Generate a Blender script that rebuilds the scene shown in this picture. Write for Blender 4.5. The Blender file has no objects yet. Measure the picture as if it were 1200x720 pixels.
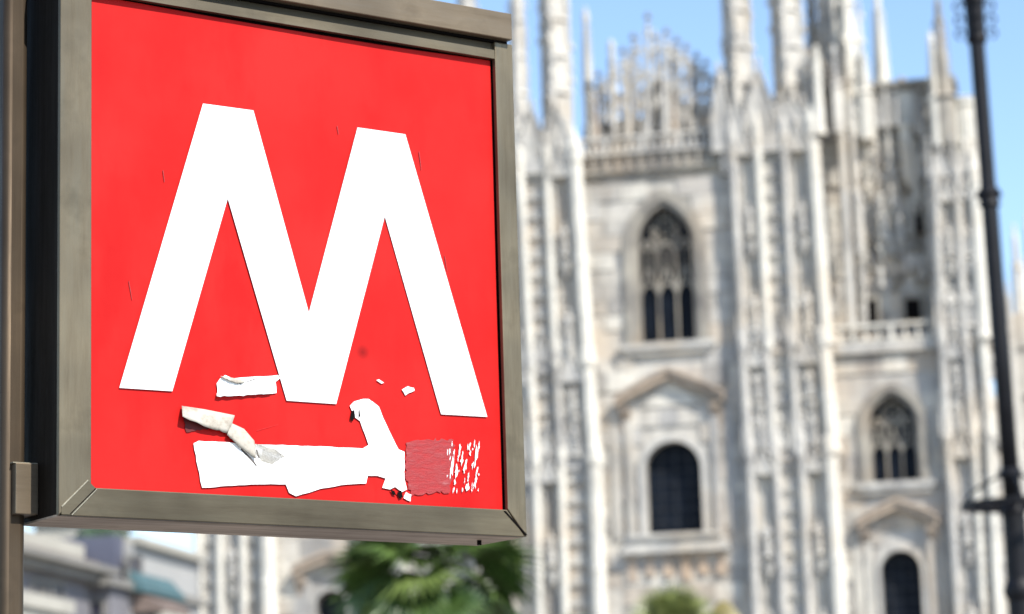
import bpy, math, random
from math import sin, cos, tan, pi, radians, sqrt, atan2, acos
from mathutils import Vector, Matrix

random.seed(7)
SC = bpy.context.scene
COL = SC.collection

# ------------------------------------------------------------------ camera
FPX, TILT, ROLL, EYE = 3168.4, radians(11.132), radians(1.677), 1.6
FW = Vector((0, cos(TILT), sin(TILT)))
R0 = Vector((1, 0, 0)); U0 = R0.cross(FW)
RT = R0 * cos(ROLL) - U0 * sin(ROLL)
UP = R0 * sin(ROLL) + U0 * cos(ROLL)
CAMP = Vector((0, 0, EYE))
cam = bpy.data.cameras.new('camera')
cam.sensor_width = 36; cam.lens = FPX * 36 / 1200
cam.clip_start = 0.1; cam.clip_end = 4000
cam.dof.use_dof = True; cam.dof.focus_distance = 4.32; cam.dof.aperture_fstop = 5.5
cam_o = bpy.data.objects.new('camera', cam); COL.objects.link(cam_o)
M = Matrix((RT, UP, -FW)).transposed().to_4x4(); M.translation = CAMP
cam_o.matrix_world = M
SC.camera = cam_o

# ------------------------------------------------------------------ light
SUN_EL = radians(44)
FA = radians(-12)                       # the cathedral front, seen a little from its right
SUN_PHI = radians(53)                   # sun to the right of the front's normal
nrm = Vector((sin(FA), -cos(FA), 0)); alo = Vector((cos(FA), sin(FA), 0))
sh = nrm * cos(SUN_PHI) + alo * sin(SUN_PHI)
SDIR = Vector((sh.x * cos(SUN_EL), sh.y * cos(SUN_EL), sin(SUN_EL)))
sun = bpy.data.lights.new('sun', 'SUN'); sun.energy = 3.3; sun.angle = radians(0.5); sun.color = (1.0, 0.95, 0.87)
sun_o = bpy.data.objects.new('sun', sun); COL.objects.link(sun_o)
sun_o.rotation_euler = SDIR.to_track_quat('Z', 'Y').to_euler()
sun_o.location = (20, -20, 60)
W = bpy.data.worlds.new('World'); SC.world = W; W.use_nodes = True
nt = W.node_tree
sky = nt.nodes.new('ShaderNodeTexSky'); sky.sky_type = 'NISHITA'; sky.sun_disc = False
sky.sun_elevation = SUN_EL; sky.sun_rotation = atan2(SDIR.x, SDIR.y)
sky.altitude = 100; sky.air_density = 1.0; sky.dust_density = 0.25; sky.ozone_density = 2.6
bg = nt.nodes['Background']; bg.inputs['Strength'].default_value = 0.11
nt.links.new(sky.outputs[0], bg.inputs[0])
SC.view_settings.view_transform = 'Standard'; SC.view_settings.look = 'None'
SC.view_settings.exposure = 1.2; SC.view_settings.gamma = 1.0
SC.cycles.use_denoising = True
SC.cycles.max_bounces = 6

# ------------------------------------------------------------------ survey: where a sight line meets a plane of the place
def ray(px, py):
    return FW * FPX + RT * (px - 600) + UP * (360 - py)
FO = Vector((15.5056, 168.0, 0)); FU = alo.copy(); FN = -nrm
def fac(px, py, w=0.0):                 # cathedral front: (along, height) on the plane w metres behind the wall
    d = ray(px, py); t = (FO + FN * w - CAMP).dot(FN) / d.dot(FN)
    p = CAMP + d * t
    return (p - FO).dot(FU), p.z
SO = Vector((-0.66167, 4.14411, 0)); SA = radians(34.7675)
SD = Vector((cos(SA), sin(SA), 0)); SB = Vector((-sin(SA), cos(SA), 0))
def sg(px, py, t=0.0):                  # sign front: (along, height) on the plane t metres behind the red film
    d = ray(px, py); k = (SO + SB * t - CAMP).dot(SB) / d.dot(SB)
    p = CAMP + d * k
    return (p - SO).dot(SD), p.z
def at(px, py, Y):
    d = ray(px, py); return CAMP + d * (Y / d.y)

# ------------------------------------------------------------------ materials
def lin(c):
    return tuple(c) + (1.0,)
class NT:
    def __init__(s, name):
        s.m = bpy.data.materials.new(name); s.m.use_nodes = True
        s.t = s.m.node_tree; s.b = s.t.nodes['Principled BSDF']
    def n(s, typ, **kw):
        x = s.t.nodes.new(typ)
        for k, v in kw.items():
            if k in x.inputs.keys(): x.inputs[k].default_value = v
            else: setattr(x, k, v)
        return x
    def l(s, a, b): s.t.links.new(a, b)
    def noise(s, scale, vec=None, detail=4, rough=0.55, stretch=None):
        x = s.n('ShaderNodeTexNoise', Scale=scale, Detail=detail, Roughness=rough)
        if vec is None:
            g = s.n('ShaderNodeNewGeometry'); vec = g.outputs['Position']
        if stretch:
            mp = s.n('ShaderNodeMapping'); mp.inputs['Scale'].default_value = stretch
            s.l(vec, mp.inputs['Vector']); vec = mp.outputs[0]
        s.l(vec, x.inputs['Vector']); return x.outputs['Fac']
    def ramp(s, fac, stops):
        r = s.n('ShaderNodeValToRGB'); e = r.color_ramp.elements
        while len(e) < len(stops): e.new(0.5)
        for i, (p, c) in enumerate(stops):
            e[i].position = p; e[i].color = lin(c) if len(c) == 3 else c
        s.l(fac, r.inputs[0]); return r.outputs[0]
    def mix(s, fac, a, b, mode='MIX'):
        x = s.n('ShaderNodeMix', data_type='RGBA', blend_type=mode)
        if isinstance(fac, (int, float)): x.inputs[0].default_value = fac
        else: s.l(fac, x.inputs[0])
        for v, i in ((a, 6), (b, 7)):
            if isinstance(v, tuple): x.inputs[i].default_value = lin(v) if len(v) == 3 else v
            else: s.l(v, x.inputs[i])
        return x.outputs[2]
    def bump(s, h, strength, dist):
        x = s.n('ShaderNodeBump', Strength=strength, Distance=dist)
        s.l(h, x.inputs['Height']); s.l(x.outputs[0], s.b.inputs['Normal'])
    def done(s, col=None, rough=0.6, metal=0.0, spec=None):
        if col is not None:
            if isinstance(col, tuple): s.b.inputs['Base Color'].default_value = lin(col)
            else: s.l(col, s.b.inputs['Base Color'])
        if isinstance(rough, (int, float)): s.b.inputs['Roughness'].default_value = rough
        else: s.l(rough, s.b.inputs['Roughness'])
        s.b.inputs['Metallic'].default_value = metal
        if spec is not None: s.b.inputs['Specular IOR Level'].default_value = spec
        return s.m

def marble(name, light, mid, dark, warm, blocks=False, soot=0.6):
    k = NT(name)
    n1 = k.noise(0.55, detail=6, rough=0.65)
    c = k.ramp(n1, [(0.30, dark), (0.46, mid), (0.66, light)])
    n2 = k.noise(0.23, detail=3)
    f2 = k.ramp(n2, [(0.52, (0, 0, 0)), (0.70, (1, 1, 1))])
    c = k.mix(f2, c, warm)
    if blocks:
        oi = k.n('ShaderNodeObjectInfo')
        t = k.ramp(oi.outputs['Random'], [(0.0, (0.62, 0.61, 0.61)), (0.2, (1.05, 1.02, 0.98)), (0.42, (0.78, 0.78, 0.80)), (0.6, (0.94, 0.84, 0.74)), (0.72, (0.80, 0.77, 0.74)), (1.0, (1.2, 1.18, 1.13))])
        c = k.mix(1.0, c, t, 'MULTIPLY')
    st = k.noise(1.1, detail=5, stretch=(1, 1, 0.16))
    fs = k.ramp(st, [(0.50, (0, 0, 0)), (0.74, (soot, soot, soot))])
    c = k.mix(fs, c, (0.15, 0.135, 0.12))
    k.bump(k.noise(3.0, detail=6), 0.5, 0.08)
    return k.done(c, 0.75, spec=0.25)
M_marble = marble('pale_marble', (0.543, 0.515, 0.458), (0.431, 0.413, 0.379), (0.287, 0.280, 0.269), (0.461, 0.408, 0.334), soot=0.6)
M_bright = marble('sunlit_marble', (0.676, 0.643, 0.563), (0.584, 0.557, 0.488), (0.420, 0.403, 0.369), (0.573, 0.510, 0.418), soot=0.5)  # lighter copy of the marble, sunlight on ribs and panels put into colour
M_block = marble('marble_blocks', (0.564, 0.541, 0.488), (0.461, 0.444, 0.408), (0.338, 0.332, 0.315), (0.482, 0.429, 0.358), blocks=True, soot=0.65)
M_warm = marble('rosy_marble', (0.482, 0.387, 0.294), (0.389, 0.311, 0.240), (0.246, 0.209, 0.174), (0.431, 0.306, 0.204), soot=0.55)
M_old = marble('weathered_marble', (0.368, 0.337, 0.279), (0.266, 0.245, 0.209), (0.154, 0.143, 0.129), (0.298, 0.245, 0.184), soot=0.75)
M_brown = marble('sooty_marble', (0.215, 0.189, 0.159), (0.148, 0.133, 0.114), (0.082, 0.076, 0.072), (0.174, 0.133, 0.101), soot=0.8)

def simple(name, col, rough=0.6, metal=0.0, var=0.0, scale=3.0, spec=None, bump=0.0, bscale=20):
    k = NT(name)
    c = col
    if var:
        n = k.noise(scale, detail=5)
        c = k.ramp(n, [(0.3, tuple(x * (1 - var) for x in col)), (0.7, tuple(min(1, x * (1 + var)) for x in col))])
    if bump: k.bump(k.noise(bscale, detail=4), bump, 0.01)
    return k.done(c, rough, metal, spec)
k = NT('window_glass')
M_glass = k.done(k.ramp(k.noise(1.5), [(0.35, (0.004, 0.006, 0.010)), (0.7, (0.009, 0.013, 0.021))]), 0.5, 0, 0.08)
M_lead = simple('lead_lattice', (0.010, 0.012, 0.017), 0.6, 0.0)
M_iron = simple('black_iron', (0.006, 0.006, 0.008), 0.5, 0.0, 0.35, 6, spec=.22)
M_ground = simple('stone_paving', (0.20, 0.185, 0.17), 0.8, 0, 0.2, 0.8)

def brushed(name, col, rough, streak, spec=.3):
    k = NT(name)
    tc = k.n('ShaderNodeTexCoord')
    a = k.noise(9.0, tc.outputs['Object'], 6, 0.7, streak)
    b = k.noise(14.0, tc.outputs['Object'], 5)
    c = k.ramp(a, [(0.28, tuple(x * 0.72 for x in col)), (0.5, col), (0.75, tuple(x * 1.25 for x in col))])
    big = k.ramp(k.noise(3.5, tc.outputs['Object'], 3, 0.6), [(0.32, (.68, .67, .66)), (0.5, (1, 1, 1)), (0.68, (1.45, 1.42, 1.36))])
    c = k.mix(1.0, c, big, 'MULTIPLY')
    d = k.ramp(b, [(0.55, (0, 0, 0)), (0.8, (0.55, 0.55, 0.55))])
    c = k.mix(d, c, tuple(x * 0.42 for x in col))
    r = k.ramp(a, [(0.3, (rough + 0.12,) * 3), (0.7, (rough - 0.08,) * 3)])
    k.bump(a, 0.12, 0.002)
    return k.done(c, r, 0.6 if spec > .1 else 0.0, spec)
M_br_v = brushed('bronze_vertical_grain', (0.132, 0.110, 0.074), 0.42, (6, 6, 0.5))
M_br_h = brushed('bronze_horizontal_grain', (0.110, 0.091, 0.060), 0.42, (0.5, 6, 6))
M_br_d = brushed('shaded_bronze', (0.010, 0.007, 0.0045), 0.6, (6, 6, 0.4), .08)  # near-black bronze, the shade of the box's left side put into its colour
M_br_u = brushed('bounce_lit_underside', (0.42, 0.33, 0.25), 0.6, (0.4, 6, 6))  # ground bounce light put into a paler bronze for the underside
M_cap = brushed('tan_bronze_cap', (0.140, 0.109, 0.074), 0.45, (0.5, 6, 6))
M_post = brushed('bronze_post', (0.058, 0.042, 0.027), 0.5, (6, 6, 0.3))

k = NT('red_film')
tc = k.n('ShaderNodeTexCoord')
nz = k.noise(5.0, tc.outputs['Object'], 4)
c = k.ramp(nz, [(0.35, (0.43, 0.005, 0.0040)), (0.62, (0.48, 0.0105, 0.0085))])
sx, sz = sg(425, 413)
mp = k.n('ShaderNodeVectorMath', operation='DISTANCE'); k.l(tc.outputs['Object'], mp.inputs[0]); mp.inputs[1].default_value = (sx, -0.0, sz)
st = k.ramp(mp.outputs['Value'], [(0.0, (0.8, 0.8, 0.8)), (0.006, (0.55, 0.55, 0.55)), (0.015, (0, 0, 0))])
sm = k.ramp(k.noise(7.0, tc.outputs['Object'], 5, 0.6, (1.4, 1, .5)), [(0.50, (0, 0, 0)), (0.66, (.8, .8, .8))])
c = k.mix(sm, c, (0.39, 0.0025, 0.0025))
sm2 = k.ramp(k.noise(16.0, tc.outputs['Object'], 6, 0.7, (1, 1, .35)), [(0.60, (0, 0, 0)), (0.78, (.6, .6, .6))])
c = k.mix(sm2, c, (0.33, 0.002, 0.002))
sm3 = k.ramp(k.noise(2.2, tc.outputs['Object'], 3), [(0.45, (0, 0, 0)), (0.75, (.5, .5, .5))])
c = k.mix(sm3, c, (0.50, 0.018, 0.015))
c = k.mix(st, c, (0.16, 0.002, 0.002))
k.bump(k.noise(3.2, tc.outputs['Object'], 3), 0.2, 0.012)
M_red = k.done(c, 0.55, 0, 0.14)
M_white = simple('white_vinyl', (0.70, 0.695, 0.68), 0.45, 0, 0.06, 9)
M_paper = simple('torn_white_paper', (0.82, 0.82, 0.80), 0.8, 0, 0.04, 60, bump=0.3, bscale=90)
k = NT('peeled_paper_back')
tc = k.n('ShaderNodeTexCoord')
M_curl = k.done(k.ramp(k.noise(55, tc.outputs['Object'], 6, 0.7), [(0.36, (0.30, 0.26, 0.21)), (0.5, (0.40, 0.37, 0.31)), (0.7, (0.44, 0.42, 0.37))]), 0.85)
k = NT('glue_and_shade')
tc = k.n('ShaderNodeTexCoord')
a = k.noise(30, tc.outputs['Object'], 8, 0.72, (1, 1, 3.4))
k.bump(a, 0.5, 0.004)
M_glue = k.done(k.ramp(a, [(0.35, (0.33, 0.008, 0.010)), (0.52, (0.27, 0.014, 0.016)), (0.62, (0.27, 0.03, 0.032)), (0.74, (0.36, 0.13, 0.13))]), 0.6)
M_void = simple('dark_backing', (0.006, 0.005, 0.005), 0.9, spec=.05)

# ------------------------------------------------------------------ mesh builder
class MB:
    def __init__(s): s.v = []; s.f = []
    def add(s, vs, fs):
        o = len(s.v); s.v += [tuple(p) for p in vs]; s.f += [tuple(i + o for i in f) for f in fs]
    def box(s, x0, x1, y0, y1, z0, z1):
        s.add([(x0, y0, z0), (x1, y0, z0), (x1, y1, z0), (x0, y1, z0), (x0, y0, z1), (x1, y0, z1), (x1, y1, z1), (x0, y1, z1)],
              [(0, 3, 2, 1), (4, 5, 6, 7), (0, 1, 5, 4), (1, 2, 6, 5), (2, 3, 7, 6), (3, 0, 4, 7)])
    def prism(s, poly, y0, y1):             # poly of (x, z), pushed from y0 to y1
        n = len(poly)
        ar = sum(poly[i][0] * poly[(i + 1) % n][1] - poly[(i + 1) % n][0] * poly[i][1] for i in range(n))
        if ar < 0: poly = poly[::-1]
        vs = [(x, y0, z) for x, z in poly] + [(x, y1, z) for x, z in poly]
        fs = [tuple(range(n)), tuple(range(2 * n - 1, n - 1, -1))]
        fs += [(i, i + n, (i + 1) % n + n, (i + 1) % n) for i in range(n)]
        s.add(vs, fs)
    def prism_x(s, poly, x0, x1):           # poly of (y, z), pushed from x0 to x1
        n = len(poly)
        ar = sum(poly[i][0] * poly[(i + 1) % n][1] - poly[(i + 1) % n][0] * poly[i][1] for i in range(n))
        if ar < 0: poly = poly[::-1]
        vs = [(x0, y, z) for y, z in poly] + [(x1, y, z) for y, z in poly]
        fs = [tuple(range(n - 1, -1, -1)), tuple(range(n, 2 * n))]
        fs += [(i, (i + 1) % n, (i + 1) % n + n, i + n) for i in range(n)]
        s.add(vs, fs)
    def strip(s, a, b, y0, y1):             # a solid band between two outlines with equal counts
        n = len(a)
        vs = []
        for (p, q) in zip(a, b): vs += [(p[0], y0, p[1]), (q[0], y0, q[1]), (q[0], y1, q[1]), (p[0], y1, p[1])]
        fs = []
        for i in range(n - 1):
            o = 4 * i
            for j in range(4):
                fs.append((o + j, o + (j + 1) % 4, o + 4 + (j + 1) % 4, o + 4 + j))
        fs += [(3, 2, 1, 0), (4 * n - 4, 4 * n - 3, 4 * n - 2, 4 * n - 1)]
        s.add(vs, fs)
    def lathe(s, x, y, prof, n=8, ph=None, sx=1.0, sy=1.0, lean=(0, 0)):   # prof of (r, z)
        ph = pi / n if ph is None else ph
        vs = []; z00 = prof[0][1]
        for r, z in prof:
            for i in range(n):
                a = ph + 2 * pi * i / n
                vs.append((x + r * cos(a) * sx + lean[0] * (z - z00), y + r * sin(a) * sy + lean[1] * (z - z00), z))
        fs = [tuple(range(n - 1, -1, -1)), tuple(range(n * (len(prof) - 1), n * len(prof)))]
        for j in range(len(prof) - 1):
            for i in range(n):
                a = j * n + i; b = j * n + (i + 1) % n
                fs.append((a, b, b + n, a + n))
        s.add(vs, fs)
    def spike(s, x, y, z, r, h, d=None):    # a little bud: two pyramids base to base
        d = h * 0.35 if d is None else d
        s.add([(x - r, y, z), (x, y - r, z), (x + r, y, z), (x, y + r, z), (x, y, z + h), (x, y, z - d)],
              [(0, 1, 4), (1, 2, 4), (2, 3, 4), (3, 0, 4), (1, 0, 5), (2, 1, 5), (3, 2, 5), (0, 3, 5)])
    def bar(s, p, q, r, n=6, r2=None):
        p = Vector(p); q = Vector(q); r2 = r if r2 is None else r2
        d = (q - p).normalized(); a = d.orthogonal().normalized(); b = d.cross(a)
        vs = [p + (a * cos(2 * pi * i / n) + b * sin(2 * pi * i / n)) * r for i in range(n)]
        vs += [q + (a * cos(2 * pi * i / n) + b * sin(2 * pi * i / n)) * r2 for i in range(n)]
        fs = [tuple(range(n - 1, -1, -1)), tuple(range(n, 2 * n))] + [(i, (i + 1) % n, (i + 1) % n + n, i + n) for i in range(n)]
        s.add(vs, fs)
    def tube(s, pts, r, n=6):
        for p, q in zip(pts[:-1], pts[1:]): s.bar(p, q, r, n)
    def build(s, name, m, parent=None, smooth=False, bevel=0):
        me = bpy.data.meshes.new(name); me.from_pydata(s.v, [], s.f); me.update()
        me.materials.append(m)
        if smooth:
            for p in me.polygons: p.use_smooth = True
        o = bpy.data.objects.new(name, me); COL.objects.link(o)
        if parent: o.parent = parent
        if bevel:
            b = o.modifiers.new('bevel', 'BEVEL'); b.width = bevel; b.segments = 2; b.limit_method = 'ANGLE'
        return o
def tag(o, label=None, cat=None, group=None, kind=None):
    for key, v in (('label', label), ('category', cat), ('group', group), ('kind', kind)):
        if v: o[key] = v
    return o
def empty(name, loc=(0, 0, 0), rz=0.0, label=None, cat=None, group=None):
    o = bpy.data.objects.new(name, None); COL.objects.link(o); o.location = loc; o.rotation_euler = (0, 0, rz)
    o.empty_display_size = 0.5
    return tag(o, label, cat, group)
def inst(src, parent, loc, scale=(1, 1, 1), rz=0.0):
    o = src.copy(); COL.objects.link(o); o.parent = parent; o.location = loc; o.scale = scale; o.rotation_euler = (0, 0, rz)
    return o
def parch(uc, half, zs, za, n=8):           # outline of a pointed (or round) arch, left springing to right
    h = za - zs; R = (half * half + h * h) / (2 * half); cx = uc - half + R
    a1 = atan2(h, uc - cx)
    L = []
    for i in range(n + 1):
        a = pi + (a1 - pi) * i / n
        L.append((cx + R * cos(a), zs + R * sin(a)))
    return L + [(2 * uc - x, z) for x, z in L[-2::-1]]

# ------------------------------------------------------------------ ground
g = MB(); g.box(-1500, 1500, -300, 2500, -1.0, 0.0)
tag(g.build('ground', M_ground), kind='structure')

# ------------------------------------------------------------------ cathedral
CA = empty('cathedral', FO, FA, 'huge pale marble gothic cathedral front with spires and dark arched windows', 'cathedral')

def statue_mesh():
    b = MB()
    b.lathe(0, 0, [(.34, 0), (.36, .08), (.20, .22), (.17, .3)], 8)                       # corbel
    b.lathe(0, 0, [(.27, .3), (.29, .5), (.22, 1.0), (.25, 1.3), (.28, 1.58), (.24, 1.72), (.09, 1.8), (.08, 1.86)], 8, sx=1.0, sy=.8)
    b.lathe(0, -.02, [(.06, 1.84), (.12, 1.93), (.125, 2.02), (.06, 2.12)], 8)
    b.bar((-.27, 0, 1.62), (-.20, -.26, 1.15), .075, 5); b.bar((.27, 0, 1.62), (.10, -.3, 1.3), .075, 5)
    b.bar((-.1, -.2, .35), (-.05, -.25, 1.1), .05, 4); b.bar((.1, -.2, .35), (.1, -.22, 1.0), .05, 4)
    return b
_st = [None]
def statue(parent, u, w, z, k=1.0, m=None, rz=0.0):
    if _st[0] is None:
        o = statue_mesh().build('statue', M_marble, parent); _st[0] = o
        o.location = (u, w, z); o.scale = (k, k, k); o.rotation_euler = (0, 0, rz); return o
    return inst(_st[0], parent, (u, w, z), (k, k, k), rz)

def octo_shaft(b, u, w, r, z0, z1, r2=None):
    r2 = r if r2 is None else r2
    b.lathe(u, w, [(r * 1.25, z0), (r * 1.25, z0 + .25), (r, z0 + .4), (r2, z1 - .35), (r2 * 1.2, z1 - .25), (r2 * 1.2, z1)], 8)

def spire(u, w, r, z0, z1, name='spire', m=None, rings=None, st=True, taper=.75):
    """octagonal shaft, engaged angle shafts, ring mouldings, gablets, crocketed needle, statue"""
    m = m or M_marble
    H = z1 - z0; zc = z0 + H * .62
    b = MB()
    b.lathe(u, w, [(r, z0), (r * (1 + taper) / 2, (z0 + zc) / 2), (r * taper, zc)], 8)
    o = b.build(name, m, CA)
    e = MB()
    for i in range(4):
        a = pi / 2 * i - .12
        e.lathe(u + r * 1.0 * cos(a), w + r * 1.0 * sin(a), [(r * .27, z0), (r * .24, z0 + H * .4), (r * .09, z0 + H * .44), (.02, z0 + H * .52)], 6)
        zz_ = z0 + .6
        while zz_ < z0 + H * .5:
            e.spike(u + r * 1.12 * cos(a) + random.uniform(-.2, .2) * r, w + r * 1.12 * sin(a) - .1 * r, zz_, r * random.uniform(.14, .26), random.uniform(.3, .6)); zz_ += random.uniform(.5, 1.0)
    e.build('angle_shaft', m, o)
    zz = z0 + 1.4
    while zz < zc:
        q = MB()
        f = 1 - (1 - taper) * (zz - z0) / (zc - z0)
        q.lathe(u, w, [(r * f * 1.0, zz - .1), (r * f * 1.28, zz), (r * f * 1.28, zz + .14), (r * f * 1.0, zz + .3)], 8)
        q.build('ring_moulding', m, o)
        zz += 2.5
    t = MB()
    t.lathe(u, w, [(r * taper * 1.2, zc), (r * taper * 1.2, zc + .3), (r * taper * .8, zc + .5), (r * .22, z1 - .3), (r * .34, z1 - .2), (r * .34, z1)], 8)
    for j in range(9):
        f = j / 9; rr = r * (taper * .8 * (1 - f) + .22 * f); z = zc + .6 + (z1 - zc - .9) * f
        for i in range(4):
            a = pi / 4 + pi / 2 * i
            t.spike(u + rr * 1.1 * cos(a), w + rr * 1.1 * sin(a), z, r * .2, .35)
    t.build('needle', m, o)
    if st: statue(o, u, w, z1, 1.0)
    return o

def pinnacle(b, u, w, r, z0, z1, n=4):
    zm = z0 + (z1 - z0) * .5
    b.lathe(u, w, [(r, z0), (r, zm), (r * 1.3, zm + .05), (r * .85, zm + .15), (.03, z1 - .15)], n)
    b.spike(u, w, z1 - .12, r * .7, .3)
    for j in range(3):
        f = j / 3.2; z = zm + .25 + (z1 - zm) * f; rr = r * .8 * (1 - f)
        for i in range(4):
            b.spike(u + cos(pi / 2 * i) * (rr + .02), w + sin(pi / 2 * i) * (rr + .02), z, r * .3, .18)

def gable(b, u0, u1, z0, za, y0, y1, t=.16, crockets=True):
    """two raking bars with buds and a finial, thin web behind"""
    uc = (u0 + u1) / 2
    b.strip([(u0, z0), (uc, za), (u1, z0)], [(u0 + t * 1.3, z0), (uc, za - t * 2.2), (u1 - t * 1.3, z0)], y0, y1)
    b.prism([(u0 + t * .6, z0), (uc, za - t * 1.2), (u1 - t * .6, z0)], y0 + (y1 - y0) * .5, y1)
    if crockets:
        n = max(3, int((za - z0) / .45))
        for i in range(1, n):
            f = i / n
            for s in (-1, 1):
                b.spike(uc + s * (1 - f) * (u1 - u0) / 2, (y0 + y1) / 2, z0 + (za - z0) * f, .13, .28)
        b.spike(uc, (y0 + y1) / 2, za + .1, .2, .5); b.spike(uc, (y0 + y1) / 2, za - .1, .12, .3)

YF, YR = -0.5, -0.95                   # back of a niche, centre line of the shafts in front of it

def buttress(stages, ztop_bands, back=2.5):
    """stages: list of (z0, z1, [(u_bottom, u_top, r, bright)], [(rib_a, rib_b, kind)]) from low to high"""
    core = MB()
    for (z0, z1, ribs, niches) in stages:
        ua = min(r[0] for r in ribs) - .15; ub = max(r[0] for r in ribs) + .15
        ta = min(r[1] for r in ribs) - .15; tb = max(r[1] for r in ribs) + .15
        core.add([(ua, YF, z0), (ub, YF, z0), (ub, back, z0), (ua, back, z0), (ta, YF, z1), (tb, YF, z1), (tb, back, z1), (ta, back, z1)],
                 [(0, 3, 2, 1), (4, 5, 6, 7), (0, 1, 5, 4), (1, 2, 6, 5), (2, 3, 7, 6), (3, 0, 4, 7)])
    P = core.build('buttress', M_block, CA)
    for (z0, z1, ribs, niches) in stages:
        for (ul, uh, r, br) in ribs:
            b = MB()
            n = 8
            vs = []
            prof = [(r * 1.3, z0), (r * 1.3, z0 + .3), (r, z0 + .5), (r, (z0 + z1) / 2 - .1), (r * 1.1, (z0 + z1) / 2), (r * .95, (z0 + z1) / 2 + .25), (r * .95, z1 - .3), (r * 1.12, z1 - .2), (r * 1.12, z1 + .9), (r * .8, z1 + 1.1), (.04, z1 + 2.2)]
            b.lathe(ul, YR, prof, 8, lean=((uh - ul) / (z1 - z0), 0))
            hw = r * .5
            b.add([(ul - hw, YR, z0), (ul + hw, YR, z0), (ul + hw, YF + .05, z0), (ul - hw, YF + .05, z0), (uh - hw, YR, z1), (uh + hw, YR, z1), (uh + hw, YF + .05, z1), (uh - hw, YF + .05, z1)],
                  [(0, 3, 2, 1), (4, 5, 6, 7), (0, 1, 5, 4), (1, 2, 6, 5), (2, 3, 7, 6), (3, 0, 4, 7)])
            # little buds running up the edges
            z = z0 + .8
            while z < z1 - .6:
                u = ul + (uh - ul) * (z - z0) / (z1 - z0)
                for s in (-1, 1): b.spike(u + s * r * .95, YR - r * .2, z + random.uniform(-.1, .1), .11, .25)
                z += random.uniform(.55, .95)
            b.build('shaft', M_bright if br else M_marble, P)
        for (ia, ib, kind) in niches:
            ra, rb = ribs[ia], ribs[ib]
            f = lambda z: ((ra[0] + (ra[1] - ra[0]) * (z - z0) / (z1 - z0)) + ra[2] * .8, (rb[0] + (rb[1] - rb[0]) * (z - z0) / (z1 - z0)) - rb[2] * .8)
            b = MB(); H = z1 - z0
            if kind in 'SN':
                za, zb = z1 - 1.0, z1 - .2
                a0, a1 = f(za); uc = (a0 + a1) / 2; hw = (a1 - a0) / 2
                arc = parch(uc, hw * .92, za - hw * 1.0, za + hw * .5, 5)
                out = [(a0, arc[0][1])] + [(x, max(z, zb)) if 0 else (a0 + (a1 - a0) * i / (len(arc) - 3), zb) for i, (x, z) in enumerate(arc[1:-1])] + [(a1, arc[-1][1])]
                b.strip(arc, out, YR + .05, YF - .1)
                gable(b, a0 - .1, a1 + .1, za - .1, za + hw * 2.6, YR - .28, YR - .08, .1)
                # hood and console half way
                zm = z0 + H * .50
                m0, m1 = f(zm); mc = (m0 + m1) / 2
                b.box(m0, m1, YR + .35, YF, zm - .08, zm + .08)
                b.lathe(mc, YF - .3, [(.12, zm - .9), (.42, zm - .2), (.46, zm - .12), (.46, zm)], 8)
                gable(b, m0, m1, zm + .14, zm + 1.3, YR + .15, YR + .32, .09)
                for fu in (.16, .84):
                    b.bar((f(z0 + .4)[0] * (1 - fu) + f(z0 + .4)[1] * fu, YF - .25, z0 + .4), (f(z1 - .6)[0] * (1 - fu) + f(z1 - .6)[1] * fu, YF - .25, z1 - .6), random.uniform(.07, .11), 6)
                for fz in (.22, .34):
                    q0, q1 = f(z0 + H * fz); b.box(q0, q1, YF - .12, YF + .02, z0 + H * fz - .06, z0 + H * fz + .06)
            else:
                for j in range(int(H / 1.3)):
                    z = z0 + .7 + j * 1.3; q0, q1 = f(z)
                    b.box(q0, q1, YF - .22, YF + .02, z, z + .16)
                    gable(b, q0, q1, z + .16, z + .9, YF - .2, YF - .05, .08, False)
            b.build('niche_canopy', M_marble, P)
            if kind == 'S':
                zs = z0 + H * .08; q0, q1 = f(zs)
                statue(P, (q0 + q1) / 2, YF - .35, zs, min(1.25, (H * .34) / 2.1), rz=random.uniform(-.5, .5))
                zs = z0 + H * .53; q0, q1 = f(zs)
                statue(P, (q0 + q1) / 2, YF - .35, zs, min(1.05, (H * .28) / 2.1), rz=random.uniform(-.5, .5))
    # bands
    for (z, ua, ub, h, pj) in ztop_bands:
        b = MB()
        b.box(ua - .05, ub + .05, -.78 - pj, back * .8, z - h * .3, z)
        b.box(ua - .12, ub + .12, -.88 - pj, back * .82, z, z + h * .3)
        b.box(ua - .05, ub + .05, -.80 - pj, back * .78, z + h * .3, z + h * .9)
        n = int((ub - ua) / .42)
        for i in range(n + 1):
            b.spike(ua + (ub - ua) * i / n, -.85 - pj, z + h * .9 + .1, .15, random.uniform(.35, .6))
        b.build('band_course', M_block, P)
        n = max(2, int((ub - ua) / 1.2)); b = MB()
        for i in range(n):
            a0 = ua + (ub - ua) * i / n; a1 = ua + (ub - ua) * (i + 1) / n
            gable(b, a0 + .05, a1 - .05, z + h * .9, z + h * .9 + 1.9 + random.uniform(-.2, .2), -1.0 - pj, -.86 - pj, .09)
            pinnacle(b, a0, -1.0 - pj, .14, z + h * .9, z + h * .9 + 2.5)
        b.build('gablet_row', M_marble, P)
    return P

def ribs_px(yb, yt, xs):
    """shafts measured at the foot and the head: (x_foot, x_head, half width in px, bright)"""
    out = []
    for (xb, xt, hw, br) in xs:
        ub, _ = fac(xb, yb, YR); ut, _ = fac(xt, yt, YR)
        out.append((ub, ut, hw * (.050 if hw > 7.6 else .042), br))
    return out
def zpx(px, py, w=YR): return fac(px, py, w)[1]

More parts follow.
